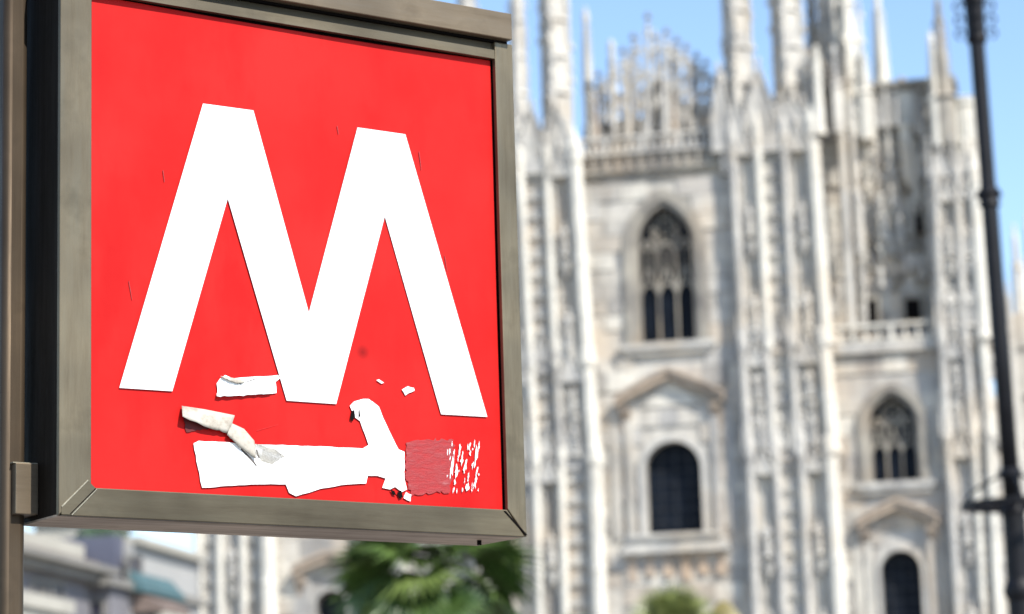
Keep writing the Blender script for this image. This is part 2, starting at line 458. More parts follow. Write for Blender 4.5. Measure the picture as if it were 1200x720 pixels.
# --- right-hand pair buttress between the two bays
zA, zB, zC, zD = zpx(920, 720) - 3.5, zpx(930, 534), zpx(915, 408), zpx(905, 160)
SA4 = ribs_px(720, 545, [(886, 879, 7, 0), (918, 910, 6, 0), (948, 940, 6.5, 0), (984, 974, 10, 1)])
SB4 = ribs_px(530, 412, [(878, 870, 7, 0), (907, 899, 6, 0), (936, 927, 6, 0), (976, 966, 9.5, 1)])
SC4 = ribs_px(400, 165, [(871, 857, 6.5, 0), (900, 887, 6.5, 1), (931, 918, 6, 0), (968, 952, 9, 1)])
B4 = buttress([(zA - 12, zA, SA4, []), (zA, zB, SA4, [(0, 1, 'S'), (1, 2, 'R'), (2, 3, 'S')]), (zB, zC, SB4, [(0, 1, 'S'), (1, 2, 'R'), (2, 3, 'S')]), (zC, zD, SC4, [(0, 1, 'S'), (1, 2, 'R'), (2, 3, 'S')])],
              [(zB - .3, SB4[0][0] - .3, SB4[3][0] + .5, .8, .0), (zC - .3, SC4[0][0] - .3, SC4[3][0] + .45, .8, 0), (zD - .2, SC4[0][1] - .35, SC4[3][1] + .25, .6, 0)])
# --- left buttress
zB3, zC3, zD3 = zpx(655, 545), zpx(650, 430), zpx(640, 190)
SA3 = ribs_px(720, 555, [(560, 556, 7, 1), (632, 628, 7, 1), (662, 658, 6.5, 1), (703, 697, 10, 1)])
SB3 = ribs_px(545, 440, [(558, 554, 7, 1), (628, 622, 7, 1), (658, 652, 6, 0), (696, 689, 9.5, 1)])
SC3 = ribs_px(430, 195, [(552, 542, 7, 1), (622, 609, 7, 1), (651, 640, 6, 1), (689, 674, 9.5, 1)])
B3 = buttress([(zA - 12, zA, SA3, []), (zA, zB3, SA3, [(0, 1, 'S'), (1, 2, 'S'), (2, 3, 'R')]), (zB3, zC3, SB3, [(0, 1, 'S'), (1, 2, 'R'), (2, 3, 'S')]), (zC3, zD3, SC3, [(0, 1, 'S'), (1, 2, 'R'), (2, 3, 'S')])],
              [(zB3 - .3, SB3[0][0] - .3, SB3[3][0] + .45, .8, 0), (zC3 - .3, SC3[0][0] - .3, SC3[3][0] + .45, .7, 0), (zD3 - .2, SC3[0][1] - .35, SC3[3][1] + .25, .6, 0)])
# --- corner buttress on the right
zB5, zC5, zD5 = zpx(1140, 515), zpx(1120, 400), zpx(1115, 216)
SA5 = ribs_px(720, 525, [(1123, 1111, 6.5, 0), (1152, 1142, 5.5, 1), (1169, 1160, 7, 1)])
SB5 = ribs_px(515, 405, [(1110, 1104, 7, 0), (1140, 1132, 6, 0), (1161, 1152, 7, 1)])
SC5 = ribs_px(395, 216, [(1104, 1096, 6, 0), (1130, 1122, 5.5, 0), (1153, 1142, 8.5, 1)])
B5 = buttress([(zA - 12, zA, SA5, []), (zA, zB5, SA5, [(0, 1, 'S'), (1, 2, 'R')]), (zB5, zC5, SB5, [(0, 1, 'S'), (1, 2, 'R')]), (zC5, zD5, SC5, [(0, 1, 'S'), (1, 2, 'S')])],
              [(zB5 - .3, SB5[0][0] - .3, SB5[2][0] + .4, .7, 0), (zC5 - .3, SC5[0][0] - .3, SC5[2][0] + .4, .8, 0), (zD5 - .2, SC5[0][1] - .35, SC5[2][1] + .3, .8, .0)], back=3.5)
# --- buttress at the far left and the slim one beside the palm
zB2 = zpx(280, 560)
SA2 = ribs_px(720, 640, [(234, 232, 7, 1), (259, 257, 6, 1), (286, 284, 6, 1), (316, 313, 11, 1)])
B2 = buttress([(zA - 12, zA, SA2, []), (zA, zB2, SA2, [(0, 1, 'R'), (1, 2, 'S'), (2, 3, 'R')]), (zB2, zC3, SA2, [(0, 1, 'S'), (1, 2, 'R'), (2, 3, 'S')]), (zC3, zD3, SA2, [(0, 1, 'S'), (1, 2, 'R'), (2, 3, 'S')])],
              [(zB2 - .3, SA2[0][0] - .3, SA2[3][0] + .4, .8, 0), (zC3 - .3, SA2[0][0] - .3, SA2[3][0] + .4, .8, 0), (zD3 - .2, SA2[0][0] - .3, SA2[3][0] + .4, .8, 0)])
SA6 = ribs_px(720, 640, [(437, 435, 8, 1), (472, 470, 8, 1)])
B6 = buttress([(zA - 12, zA, SA6, []), (zA, zB2, SA6, [(0, 1, 'S')]), (zB2, zC3, SA6, [(0, 1, 'S')]), (zC3, zD3, SA6, [(0, 1, 'S')])],
              [(zB2 - .3, SA6[0][0] - .3, SA6[1][0] + .3, .8, 0), (zC3 - .3, SA6[0][0] - .3, SA6[1][0] + .3, .8, 0), (zD3 - .2, SA6[0][0] - .3, SA6[1][0] + .3, .8, 0)])

# --- bay walls with openings, dressed blocks proud of them
BLK = [None]
def stone_block(parent, u0, u1, z0, z1, y):
    th = random.uniform(.05, .2)
    loc = ((u0 + u1) / 2, y - th / 2 + .01, (z0 + z1) / 2); sc = (u1 - u0 - .04, th, z1 - z0 - .04)
    if BLK[0] is None:
        b = MB(); b.box(-.5, .5, -.5, .5, -.5, .5); o = b.build('stone_block', M_block, parent); BLK[0] = o
        o.location = loc; o.scale = sc; return o
    return inst(BLK[0], parent, loc, sc)
def bay_wall(u0, u1, zones, y=0.0, th=1.1, blocks=None, course=1.15):
    """zones: (z0, z1, None | (centre, half, sill, spring, apex)) from low to high"""
    b = MB()
    for (z0, z1, o) in zones:
        if o is None: b.box(u0, u1, y, y + th, z0, z1); continue
        uc, hf, zs, zp, za = o
        arc = parch(uc, hf, zp, za, 8); L = arc[:9]; R = arc[8:]
        b.box(u0, u1, y, y + th, z0, zs)
        b.prism([(u0, zs), (uc - hf, zs)] + L + [(uc, z1), (u0, z1)], y, y + th)
        b.prism([(u1, zs), (u1, z1), (uc, z1)] + R + [(uc + hf, zs)], y, y + th)
    w = b.build('wall', M_block, CA)
    if blocks:
        z = blocks[0]
        while z < blocks[1]:
            h = course * random.uniform(.8, 1.2)
            iv = [(u0, u1)]
            for (zz0, zz1, o) in zones:
                if o is None: continue
                uc, hf, zs, zp, za = o
                if z + h > zs - .5 and z < za + .8:
                    mg = hf + .55
                    if z > zp: mg *= max(.15, sqrt(max(0, 1 - ((z - zp) / (za + .8 - zp)) ** 2)))
                    iv = [(u0, uc - mg), (uc + mg, u1)]
            for (a, c) in iv:
                while a < c - .3:
                    wd = min(random.uniform(1.1, 2.6), c - a)
                    if c - a - wd < .5: wd = c - a
                    if random.random() < .9: stone_block(w, a, a + wd, z, z + h, y)
                    a += wd
            z += h
    return w

def lancet_window(uc, hf, zs, zp, za, y, name='gothic_window', k=1.0, rings=((1.0, 1.16), (1.16, 1.5))):
    """frame rings, glass, mullions, three lancets with gablets, rose in the head"""
    out = MB()
    fr = MB()
    for i, (a, c) in enumerate(rings):
        A_ = [(uc - hf * a, zs)] + parch(uc, hf * a, zp, zp + (za - zp) * (1 + (a - 1) * .8), 8) + [(uc + hf * a, zs)]
        C_ = [(uc - hf * c, zs)] + parch(uc, hf * c, zp, zp + (za - zp) * (1 + (c - 1) * .8), 8) + [(uc + hf * c, zs)]
        fr.strip(A_, C_, y - .18 - .17 * i, y + .75 - .3 * i)
    f = fr.build(name, M_old, CA)
    p = MB(); p.prism([(uc - hf, zs)] + parch(uc, hf, zp, za, 8) + [(uc + hf, zs)], y + .8, y + .88)
    p.build('pane', M_glass, f)
    t = MB(); w = hf * 2; y0, y1 = y + .55, y + .7; bw = .05 * k
    zl = zs + (zp - zs) * .52
    for i in range(4):
        u = uc - hf + w * i / 3
        t.box(u - bw, u + bw, y0, y1, zs, zp + (0.15 if i in (0, 3) else .5) * (za - zp))
    for i in range(3):
        c = uc - hf + w * (i + .5) / 3; h3 = w / 6
        a = parch(c, h3 - bw, zl - h3 * .4, zl + h3 * 1.2, 5); o = parch(c, h3, zl - h3 * .4, zl + h3 * 1.45, 5)
        t.strip(a, o, y0, y1)
        t.strip([(c - h3, zl + h3 * .4), (c, zl + h3 * 3.4), (c + h3, zl + h3 * .4)], [(c - h3 + bw, zl + h3 * .1), (c, zl + h3 * 2.9), (c + h3 - bw, zl + h3 * .1)], y0 - .08, y0 + .04)
        t.box(c - bw * .6, c + bw * .6, y0, y1, zl + h3 * 1.8, zp + (za - zp) * .1)
        a = parch(c, h3 - bw * 1.4, zp - h3 * .6, zp + h3 * .7, 5); o = parch(c, h3, zp - h3 * .6, zp + h3 * .95, 5)
        t.strip(a, o, y0, y1)
    # rose
    rz = zp + (za - zp) * .42; rr = hf * .52
    ring = lambda r0, r1, cu, cz: t.strip([(cu + r0 * cos(a), cz + r0 * sin(a)) for a in [2 * pi * i / 16 for i in range(17)]], [(cu + r1 * cos(a), cz + r1 * sin(a)) for a in [2 * pi * i / 16 for i in range(17)]], y0, y1)
    ring(rr - .09 * k, rr, uc, rz)
    for i in range(6):
        a = pi / 6 + pi / 3 * i; ring(rr * .27, rr * .34, uc + rr * .58 * cos(a), rz + rr * .58 * sin(a))
    for s in (-1, 1):
        ring(hf * .14, hf * .2, uc + s * hf * .66, zp + (za - zp) * .12)
        t.box(uc + s * hf * .1 - .05, uc + s * hf * .1 + .05, y0, y1, rz + rr, za - .1)
    t.build('tracery', M_old, f)
    s = MB(); s.box(uc - hf * 1.75, uc + hf * 1.75, y - .55, y + .6, zs - .38, zs - .02); s.box(uc - hf * 1.6, uc + hf * 1.6, y - .4, y + .5, zs - .7, zs - .38)
    s.build('sill', M_marble, f)
    return f

def pediment_window(uc, hf, zs, ztop, zped, wped, y, ledge=True):
    """round-headed window in a moulded frame under a broken rosy pediment on consoles"""
    zp = ztop - hf
    fr = MB()
    A_ = [(uc - hf, zs)] + parch(uc, hf, zp, ztop, 8) + [(uc + hf, zs)]
    c = 1.22
    C_ = [(uc - hf * c, zs)] + parch(uc, hf * c, zp, zp + hf * c, 8) + [(uc + hf * c, zs)]
    fr.strip(A_, C_, y - .25, y + .5)
    f = fr.build('arched_window', M_marble, CA)
    zsh = ztop + (zped - ztop) * .62
    for s in (-1, 1):
        b = MB()
        b.box(uc + s * hf * 1.55 - .22, uc + s * hf * 1.55 + .22, y - .3, y + .05, zs - .2, zsh - .55)
        b.box(uc + s * hf * 2.05 - .25, uc + s * hf * 2.05 + .25, y - .22, y + .05, zs - .2, zsh - .6)
        b.build('pilaster', M_block, f)
    b = MB(); n = 8; L = []
    for i in range(n + 1):
        x = -1 + 2 * i / n
        L.append((uc + x * wped, zsh + (zped - zsh) * (1 - abs(x)) ** .85))
    b.strip(L, [(x, z - .48) for x, z in L], y - .85, y + .05)
    b.strip([(x, z + .16) for x, z in L], [(x, z - .04) for x, z in L], y - 1.05, y + .04)
    b.build('pediment', M_warm, f)
    for s in (-1, 1):
        b = MB()
        b.prism_x([(y, zsh - .5), (y - .8, zsh - .5), (y - .7, zsh - .8), (y - .3, zsh - 1.3), (y - .15, zsh - 2.1), (y, zsh - 2.1)], uc + s * wped * .82 - .32, uc + s * wped * .82 + .32)
        b.build('console', M_warm, f)
    b = MB(); b.prism([(uc - wped * .55, zsh - .5), (uc + wped * .55, zsh - .5), (uc, zped - .55)], y - .2, y + .02)
    b.build('tympanum', M_block, f)
    b = MB(); b.prism([(uc - hf, zs)] + parch(uc, hf, zp, ztop, 8) + [(uc + hf, zs)], y + .8, y + .9); b.build('pane', M_glass, f)
    b = MB()
    for i in range(1, 4): b.box(uc - hf + hf * 2 * i / 4 - .04, uc - hf + hf * 2 * i / 4 + .04, y + .74, y + .8, zs, ztop - .2)
    z = zs + .8
    while z < ztop - .6: b.box(uc - hf + .02, uc + hf - .02, y + .75, y + .79, z, z + .06); z += .8
    b.build('lattice', M_lead, f)
    if ledge:
        b = MB()
        b.box(uc - wped * .85, uc + wped * .85, y - .7, y + .3, zs - .3, zs - .05); b.box(uc - wped * .92, uc + wped * .92, y - .45, y + .2, zs - .9, zs - .3)
        b.box(uc - wped * .97, uc + wped * .97, y - .8, y + .25, zs - 1.25, zs - .95)
        b.build('ledge', M_marble, f)
        b = MB()
        for i in range(6): b.box(uc - wped * .8 + wped * 1.6 * i / 5 - .3, uc - wped * .8 + wped * 1.6 * i / 5 + .3, y - .3, y + .1, zs - 2.6 - random.random() * .4, zs - 1.4)
        b.build('carved_frieze', M_warm, f)
    return f

# bay between the two big buttresses
u4 = fac(780, 320)[0]; uL = SC3[3][1] - .4; uR = SC4[0][0] + .6
z4s = fac(780, 402)[1]; z4p = fac(776, 290)[1]; z4a = fac(776, 241)[1]; h4 = (fac(814, 350)[0] - fac(749, 350)[0]) / 2
ul4 = fac(790, 570)[0]; zl4s = fac(791, 625)[1]; zl4t = fac(790, 517)[1]; hl4 = (fac(824, 590)[0] - fac(758, 590)[0]) / 2
zped4 = fac(783, 436)[1]; ztopw = fac(770, 206)[1]
W4 = bay_wall(uL, uR, [(0, zl4s - 1, None), (zl4s - 1, zped4 + .6, (ul4, hl4, zl4s, zl4t - hl4, zl4t)), (zped4 + .6, ztopw, (u4, h4, z4s, z4p, z4a))], blocks=(11, ztopw))
lancet_window(u4, h4, z4s, z4p, z4a, 0.0, k=1.15)
pediment_window(ul4, hl4, zl4s, zl4t, zped4, 3.5, 0.0)
# bay next to the corner
u5 = fac(1047, 520)[0]; uR5 = SB5[0][0] + .4; uL5 = SB4[3][0] - .4
z5s = fac(1047, 565)[1]; z5p = fac(1046, 497)[1]; z5a = fac(1045, 463)[1]; h5 = 1.42
ud5 = fac(1057, 690)[0]; zd5s = fac(1057, 735)[1]; zd5t = fac(1057, 645)[1]; hd5 = 1.24; zped5 = fac(1050, 588)[1]
zbal5 = fac(1040, 402)[1]
bay_wall(uL5, uR5, [(0, zd5s - 1, None), (zd5s - 1, zped5 + .3, (ud5, hd5, zd5s, zd5t - hd5, zd5t)), (zped5 + .3, zbal5, (u5, h5, z5s, z5p, z5a))], blocks=(11, zbal5 - .2))
lancet_window(u5, h5, z5s, z5p, z5a, 0.0)
pediment_window(ud5, hd5, zd5s, zd5t, zped5, 2.5, 0.0)
# central bay, mostly behind the metro sign
uc2 = fac(389, 715)[0]; zt2 = fac(389, 692)[1]
uLc, uRc = SA2[3][0] - .4, SA6[0][0] + .4
bay_wall(uLc, uRc, [(0, zt2 - 6.5, None), (zt2 - 6.5, zt2 + 3, (uc2, 1.05, zt2 - 5.5, zt2 - 1.05, zt2)), (zt2 + 3, 46, None)], blocks=(11, zt2 + 9))
pediment_window(uc2, 1.05, zt2 - 5.5, zt2, fac(380, 650)[1], 2.4, 0.0, ledge=False)
bay_wall(SA6[1][0] - .3, SA3[0][0] + .3, [(0, 20, None), (20, 44, (-20.0, 2.4, 26.0, 35.0, 40.0))], blocks=None)
lancet_window(-20.0, 2.4, 26.0, 35.0, 40.0, 0.0, k=1.3)

# --- cornice, frieze and gallery over the wide bay
b = MB()
b.box(uL - .2, uR + .2, -.35, 1.2, ztopw, ztopw + .3); b.box(uL - .2, uR + .2, -.55, 1.2, ztopw + .3, ztopw + .5)
n = 15
for i in range(n + 1):
    u = uL + (uR - uL) * i / n; b.box(u - .12, u + .12, -.45, .1, ztopw + .5, ztopw + 1.35)
b.box(uL, uR, -.1, 1.0, ztopw + .5, ztopw + 1.5)
b.build('frieze', M_old, CA)
def balustrade(u0, u1, y, z0, h, n, m, name='balustrade'):
    b = MB()
    b.box(u0, u1, y - .25, y + .25, z0, z0 + .18); b.box(u0, u1, y - .22, y + .22, z0 + h - .2, z0 + h)
    for i in range(n + 1):
        u = u0 + (u1 - u0) * i / n
        if i % 5 == 0: b.box(u - .14, u + .14, y - .2, y + .2, z0 + .18, z0 + h - .2)
        else: b.lathe(u, y, [(.12, z0 + .18), (.16, z0 + .4), (.08, z0 + h * .6), (.13, z0 + h - .2)], 6)
    return b.build(name, m, CA)
balustrade(uL, uR, -.15, ztopw + 1.5, 1.25, 24, M_marble)
# openwork crest: stepped stems, arches between them, buds on top
def crest(pts, w, foot, m, name='openwork_crest', r=.14, arch=True):
    b = MB(); T = []; FB = MB()
    for (px, py) in pts:
        u, z = fac(px, py, w); T.append((u, z))
        b.lathe(u, w, [(r * 1.2, foot), (r, foot + .4), (r, z - 1.0), (r * 1.5, z - .9), (r * .9, z - .75), (.04, z - .1)], 6)
        FB.spike(u, w, z - .05, .26, .42); FB.spike(u, w, z - .55, .2, .25)
        for j in range(3): b.spike(u + random.uniform(-.1, .1), w, z - .9 - j * .55, r * 1.9, .2)
    for (a, c) in zip(T[:-1], T[1:]):
        h = (c[0] - a[0]) / 2; uc = (a[0] + c[0]) / 2; zt = min(a[1], c[1]) - 1.5
        if not arch: continue
        for dz in (0, -2.0, -3.7):
            zz = zt + dz
            if zz < foot + .8: break
            i_ = parch(uc, h * .9, zz - .6, zz + .5, 5); o_ = parch(uc, h * 1.02, zz - .6, zz + .95, 5)
            b.strip(i_, o_, w - .1, w + .1)
            b.strip([(uc + .3 * h * cos(t), zz - .75 + .3 * h * sin(t)) for t in [2 * pi * i / 10 for i in range(11)]], [(uc + .48 * h * cos(t), zz - .75 + .48 * h * sin(t)) for t in [2 * pi * i / 10 for i in range(11)]], w - .08, w + .08)
            b.box(a[0], c[0], w - .1, w + .1, zz - 1.3, zz - 1.12)
        for f in (.33, .67): b.spike(a[0] + (c[0] - a[0]) * f, w, a[1] + (c[1] - a[1]) * f - .85, .13, .4)
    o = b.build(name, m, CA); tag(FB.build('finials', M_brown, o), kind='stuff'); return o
zg = ztopw + 2.2
crest([(690, 100), (701, 88), (716, 74), (730, 60), (742, 44), (759, 20), (781, 38), (793, 48), (804, 56), (816, 66), (827, 74), (842, 86)], 1.5, zg - 1, M_marble)
crest([(708, 100), (737, 74), (768, 44), (788, 60), (811, 78), (836, 94)], 3.6, zg - 1, M_old)
for (px, pt, wd, m) in ((697, 112, .2, M_warm), (716, 52, .17, M_marble), (734, 78, .24, M_marble), (755, 70, .24, M_marble), (776, 66, .2, M_marble), (789, 110, .18, M_warm)):
    u, z = fac(px, pt, .6); q = MB(); pinnacle(q, u, .6, wd, zg - 1.2, z, 6); q.build('pinnacle', m, CA)
# sooty roof structure behind the crest
b = MB()
ra = fac(752, 96, 6)[0]; rb = fac(850, 96, 6)[0]
b.prism([(ra, 30), (ra, fac(755, 110, 6)[1]), (fac(772, 92, 6)[0], fac(772, 92, 6)[1]), (fac(795, 98, 6)[0], fac(795, 98, 6)[1]), (fac(800, 122, 6)[0], fac(800, 122, 6)[1]), (rb, fac(845, 126, 6)[1]), (rb, 30)], 5.5, 7)
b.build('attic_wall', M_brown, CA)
b = MB(); b.prism([(uL, 30), (uL, fac(690, 150, 5)[1]), (fac(752, 140, 5)[0], fac(752, 140, 5)[1]), (ra + .5, 30)], 4.6, 5.4); b.build('attic_wall', M_old, CA)
# --- recessed upper wall over the corner bay
balustrade(uL5 + .3, uR5 - .2, -.3, zbal5, fac(1040, 380)[1] - zbal5, 9, M_bright)
b = MB(); b.box(uL5, uR5, -.5, 3.2, zbal5 - .6, zbal5); b.build('balcony_slab', M_marble, CA)
zt5 = fac(1040, 112, 2.5)[1]
UP5 = bay_wall(uL5 - .5, uR5 + .8, [(zbal5 - 1, zt5, None)], y=2.2, th=1.5, blocks=None)
z = zbal5
while z < zt5 - .3:
    h = random.uniform(.8, 1.3); a = uL5
    while a < uR5:
        wd = random.uniform(.8, 1.9); stone_block(UP5, a, a + wd, z, z + h, 2.2 - random.choice((0, 0, .1, .22))); a += wd
    z += h
b = MB(); b.box(uL5 - .8, uR5 + 1.2, 1.4, 4.2, zt5, zt5 + .3); b.box(uL5 - 1, uR5 + 1.4, 1.1, 4.4, zt5 + .3, zt5 + .55); b.build('cornice', M_old, CA)
def opening(px, y0, y1, hw, w, name='doorway'):
    u, za = fac(px, y0, w); z0 = fac(px, y1, w)[1]; f = MB()
    f.strip([(u - hw, z0), (u - hw, za), (u + hw, za), (u + hw, z0)], [(u - hw - .2, z0), (u - hw - .2, za + .25), (u + hw + .2, za + .25), (u + hw + .2, z0)], w - .65, w - .1)
    o = f.build(name, M_old, CA); p = MB(); p.box(u - hw, u + hw, w - .5, w - .35, z0, za); p.build('pane', M_void, o)
opening(1022, 353, 382, .35, 2.2); opening(1070, 352, 382, .5, 2.2, 'window'); opening(1077, 244, 275, .28, 2.0, 'window')  # the second stands for a niche, its shadow painted as a black pane
opening(1024, 182, 198, .28, 2.0, 'window')
# marble panel under the cornice with hanging pilasters, little shafts and statues on the wall
b = MB()
ua, ub = fac(1034, 130, 1.7)[0], fac(1077, 130, 1.7)[0]; za_, zb_ = fac(1060, 142, 1.7)[1], zt5 - .02
b.box(ua, ub, 1.6, 2.4, za_, zb_); b.box(ua - .1, ub + .1, 1.5, 2.4, za_ - .15, za_ + .05); b.box(ua + .25, ub - .25, 1.52, 1.7, za_ + .35, zb_ - .25)
b.build('marble_panel', M_bright, CA)
for (px, pa, pb, r, m) in ((1061, 146, 212, .46, M_bright), (1012, 128, 228, .3, M_bright), (1040, 150, 205, .22, M_marble), (1000, 150, 385, .34, M_marble), (1086, 150, 380, .4, M_marble), (1050, 215, 300, .2, M_marble), (1070, 165, 250, .26, M_bright), (1030, 228, 300, .26, M_bright), (1022, 140, 215, .3, M_marble)):
    u, zz = fac(px, pa, 1.6); z0 = fac(px, pb, 1.6)[1]; b = MB()
    b.lathe(u, 1.6, [(.04, z0 - .5), (r * .7, z0 + .2), (r * .75, z0 + .6), (r, z0 + (zz - z0) * .6), (r * 1.2, z0 + (zz - z0) * .62), (r * .95, z0 + (zz - z0) * .68), (r, zz - .3), (r * 1.3, zz - .15), (r * 1.3, zz)], 8)
    for j in range(int((zz - z0) / .7)): b.spike(u + random.uniform(-r, r), 1.6 - r, z0 + .4 + j * .7, .14, .3)
    b.build('pilaster', m, CA)
for (px, py, s_) in ((1038, 275, .8), (1044, 292, .7), (1056, 278, .8), (1033, 330, .7), (1082, 320, .8), (1012, 300, .7), (1008, 102, .9), (1024, 180, .8), (1046, 235, .8), (1030, 250, .7), (1080, 200, .8)):
    u, zz = fac(px, py, 1.5); statue(CA, u, 1.5, zz - .4, s_, rz=random.uniform(-.6, .9))
b = MB()
for (px, pa, pb) in ((1036, 98, 150), (1048, 104, 148), (1072, 100, 158), (1080, 104, 190), (1020, 100, 160), (1027, 112, 150)):
    u, zz = fac(px, pa, 1.2); z0 = fac(px, pb, 1.2)[1]; pinnacle(b, u, 1.2, .24, z0, zz, 6)
b.build('pinnacle_row', M_marble, CA)
b = MB()
for i in range(70):                        # broken carved relief over the recessed wall
    u, zz = fac(random.uniform(1012, 1086), random.uniform(150, 345), 2.0); b.spike(u, 2.0, zz, random.uniform(.15, .38), random.uniform(.3, 1.0))
tag(b.build('carved_relief', M_old, UP5), kind='stuff')
# --- spires
def sp(px_foot, py_foot, half_px, w, ztip, m=None, taper=.8, st=True):
    u, z0 = fac(px_foot, py_foot, w); return spire(u, w, half_px * .053, z0 - 3.5, ztip, m=m, taper=taper, st=st)
sp(867, 110, 15, .2, 70, taper=.7); sp(926, 110, 16, .2, 71, taper=.7)
sp(653, 120, 16, .2, 72, taper=.7); sp(609, 120, 9.5, -.3, 66)
sp(955, 110, 6, 3.0, 61, M_old); sp(968, 100, 8, 2.5, 64, M_marble, taper=.7); sp(983, 100, 10, 2.0, 67, M_marble, taper=.7); sp(997, 100, 14, 1.4, 64, M_bright, taper=.45)
sp(550, 130, 12, .2, 68); sp(300, 190, 14, .2, 68); sp(245, 190, 10, .2, 64); sp(453, 170, 14, .2, 72)
# slender free needles
def needle(px, pt, pb, r, w, m, n=8):
    u, zt = fac(px, pt, w); z0 = fac(px, pb, w)[1]; q = MB()
    q.lathe(u, w, [(r, z0 - 3), (r, z0), (r * 1.3, z0 + .1), (r * .75, z0 + .4), (r * .3, z0 + (zt - z0) * .72), (r * .45, z0 + (zt - z0) * .74), (r * .4, z0 + (zt - z0) * .78)], n)
    h = zt - z0
    q.lathe(u, w, [(.12, z0 + h * .76), (.24, z0 + h * .80), (.22, z0 + h * .92), (.1, z0 + h * .95), (.12, z0 + h * .98), (.03, zt)], 6)
    for j in range(int(h / .5)):
        f = j / int(h / .5) * .7; rr = r * (.75 * (1 - f) + .3 * f)
        for i in range(4): q.spike(u + rr * 1.1 * cos(pi / 2 * i), w + rr * 1.1 * sin(pi / 2 * i), z0 + .4 + f * h, .1, .3)
    return q.build('needle', m, CA)
needle(1027, -18, 108, .62, 3.0, M_bright); needle(1098, -6, 118, .72, -.2, M_old); needle(1090, 36, 118, .3, -.6, M_bright); needle(1106, 60, 118, .28, .6, M_marble)
needle(686, 8, 108, .34, 2.0, M_bright); needle(716, 46, 100, .3, 9.0, M_bright); needle(1056, 90, 112, .16, 3.0, M_warm); needle(1010, 58, 112, .5, .9, M_bright); needle(976, 52, 104, .36, .2, M_marble); needle(988, 40, 100, .4, .6, M_old)
needle(944, 62, 130, .3, -.6, M_marble); needle(845, 84, 150, .3, -.6, M_marble)
# tall pointed gables standing on the buttress tops
for (xa, xb, xt, yt, yb, w) in ((834, 856, 843, 84, 160, -1.0), (856, 872, 864, 112, 160, -1.1), (872, 913, 893, 78, 160, -1.0), (913, 950, 932, 112, 160, -1.0), (610, 640, 625, 128, 186, -1.0), (640, 672, 657, 130, 186, -1.0), (590, 612, 601, 132, 186, -1.0)):
    b = MB(); u0 = fac(xa, yb, w)[0]; u1 = fac(xb, yb, w)[0]; z0 = fac(xt, yb, w)[1]; za = fac(xt, yt, w)[1]
    b.prism([(u0, z0 - 1), (u1, z0 - 1), (u1, z0 + .8), ((u0 + u1) / 2, za), (u0, z0 + .8)], w, w + .5); gable(b, u0 - .08, u1 + .08, z0 + .8, za + .15, w - .14, w + .1, .12)
    b.build('gable', M_marble, CA)
# raking weathered crest beside the right spire
b = MB(); P1 = fac(944, 66, 1.2); P2 = fac(996, 102, 1.2)
b.strip([P1, P2], [(P1[0], P1[1] - 1.1), (P2[0], P2[1] - .8)], .9, 1.5)
for i in range(9): b.spike(P1[0] + (P2[0] - P1[0]) * i / 8, 1.2, P1[1] + (P2[1] - P1[1]) * i / 8 + .15, .22, .6)
b.build('raking_crest', M_old, CA)
b = MB()
for (px, pa, pb, r) in ((977, 95, 400, .30), (991, 120, 300, .18)):
    u, zz = fac(px, pa, .4); z0 = fac(px + 10, pb, .4)[1]; octo_shaft(b, u + .3, .4, r, z0, zz, r * .9)
b.build('shaft', M_marble, CA)
# rounded turret beyond the corner needle, with a cornice and figures
b = MB(); u, zz = fac(1130, 117, .5); z0 = fac(1130, 222, .5)[1]
b.lathe(u, .9, [(1.0, z0), (.98, (z0 + zz) / 2), (1.1, (z0 + zz) / 2 + .1), (.98, (z0 + zz) / 2 + .3), (.95, zz - .6), (1.12, zz - .4), (1.12, zz - .1), (1.2, zz), (.5, zz + .25)], 12)
for i in range(12): a = 2 * pi * i / 12; b.bar((u + 1.02 * cos(a), .9 + 1.02 * sin(a), z0), (u + .98 * cos(a), .9 + .98 * sin(a), zz - .5), .09, 5)
b.build('corner_turret', M_bright, CA)
b = MB(); u2, z2 = fac(1098, 112, 0); z3 = fac(1098, 225, 0)[1]
b.lathe(u2, .6, [(.75, z3), (.72, z2 - .6), (.9, z2 - .4), (.9, z2), (.4, z2 + .4)], 8); b.build('needle_base', M_old, CA)
b = MB()
for i in range(26): a = random.uniform(-2.6, -.4); b.spike(u2 + .8 * cos(a), .6 + .8 * sin(a), random.uniform(z3 + .3, z2), random.uniform(.1, .2), random.uniform(.3, .7))
tag(b.build('crockets', M_marble, CA), kind='stuff')
for (px, py) in ((1114, 178), (1117, 206), (1108, 150), (1112, 236)):
    u3, zz3 = fac(px, py, -.5); statue(CA, u3, -.5, zz3 - .2, .85, rz=random.uniform(-.6, .6))
u4_, z4_ = fac(957, 84, -1.1); b = MB(); octo_shaft(b, u4_, -1.1, .36, zD - .2, z4_, .3); pinnacle(b, u4_, -1.1, .3, z4_, z4_ + 1.6, 6); b.build('shaft', M_bright, CA)
b = MB()
for py in (215, 262, 310, 352, 430, 480, 560, 610, 665):
    px = 1143 + (py - 120) * .055; u, zz = fac(px, py, -.2); q = random.uniform(.8, 1.1)
    statue(B5, u + .1, -.2, zz - .8, q, rz=1.2)
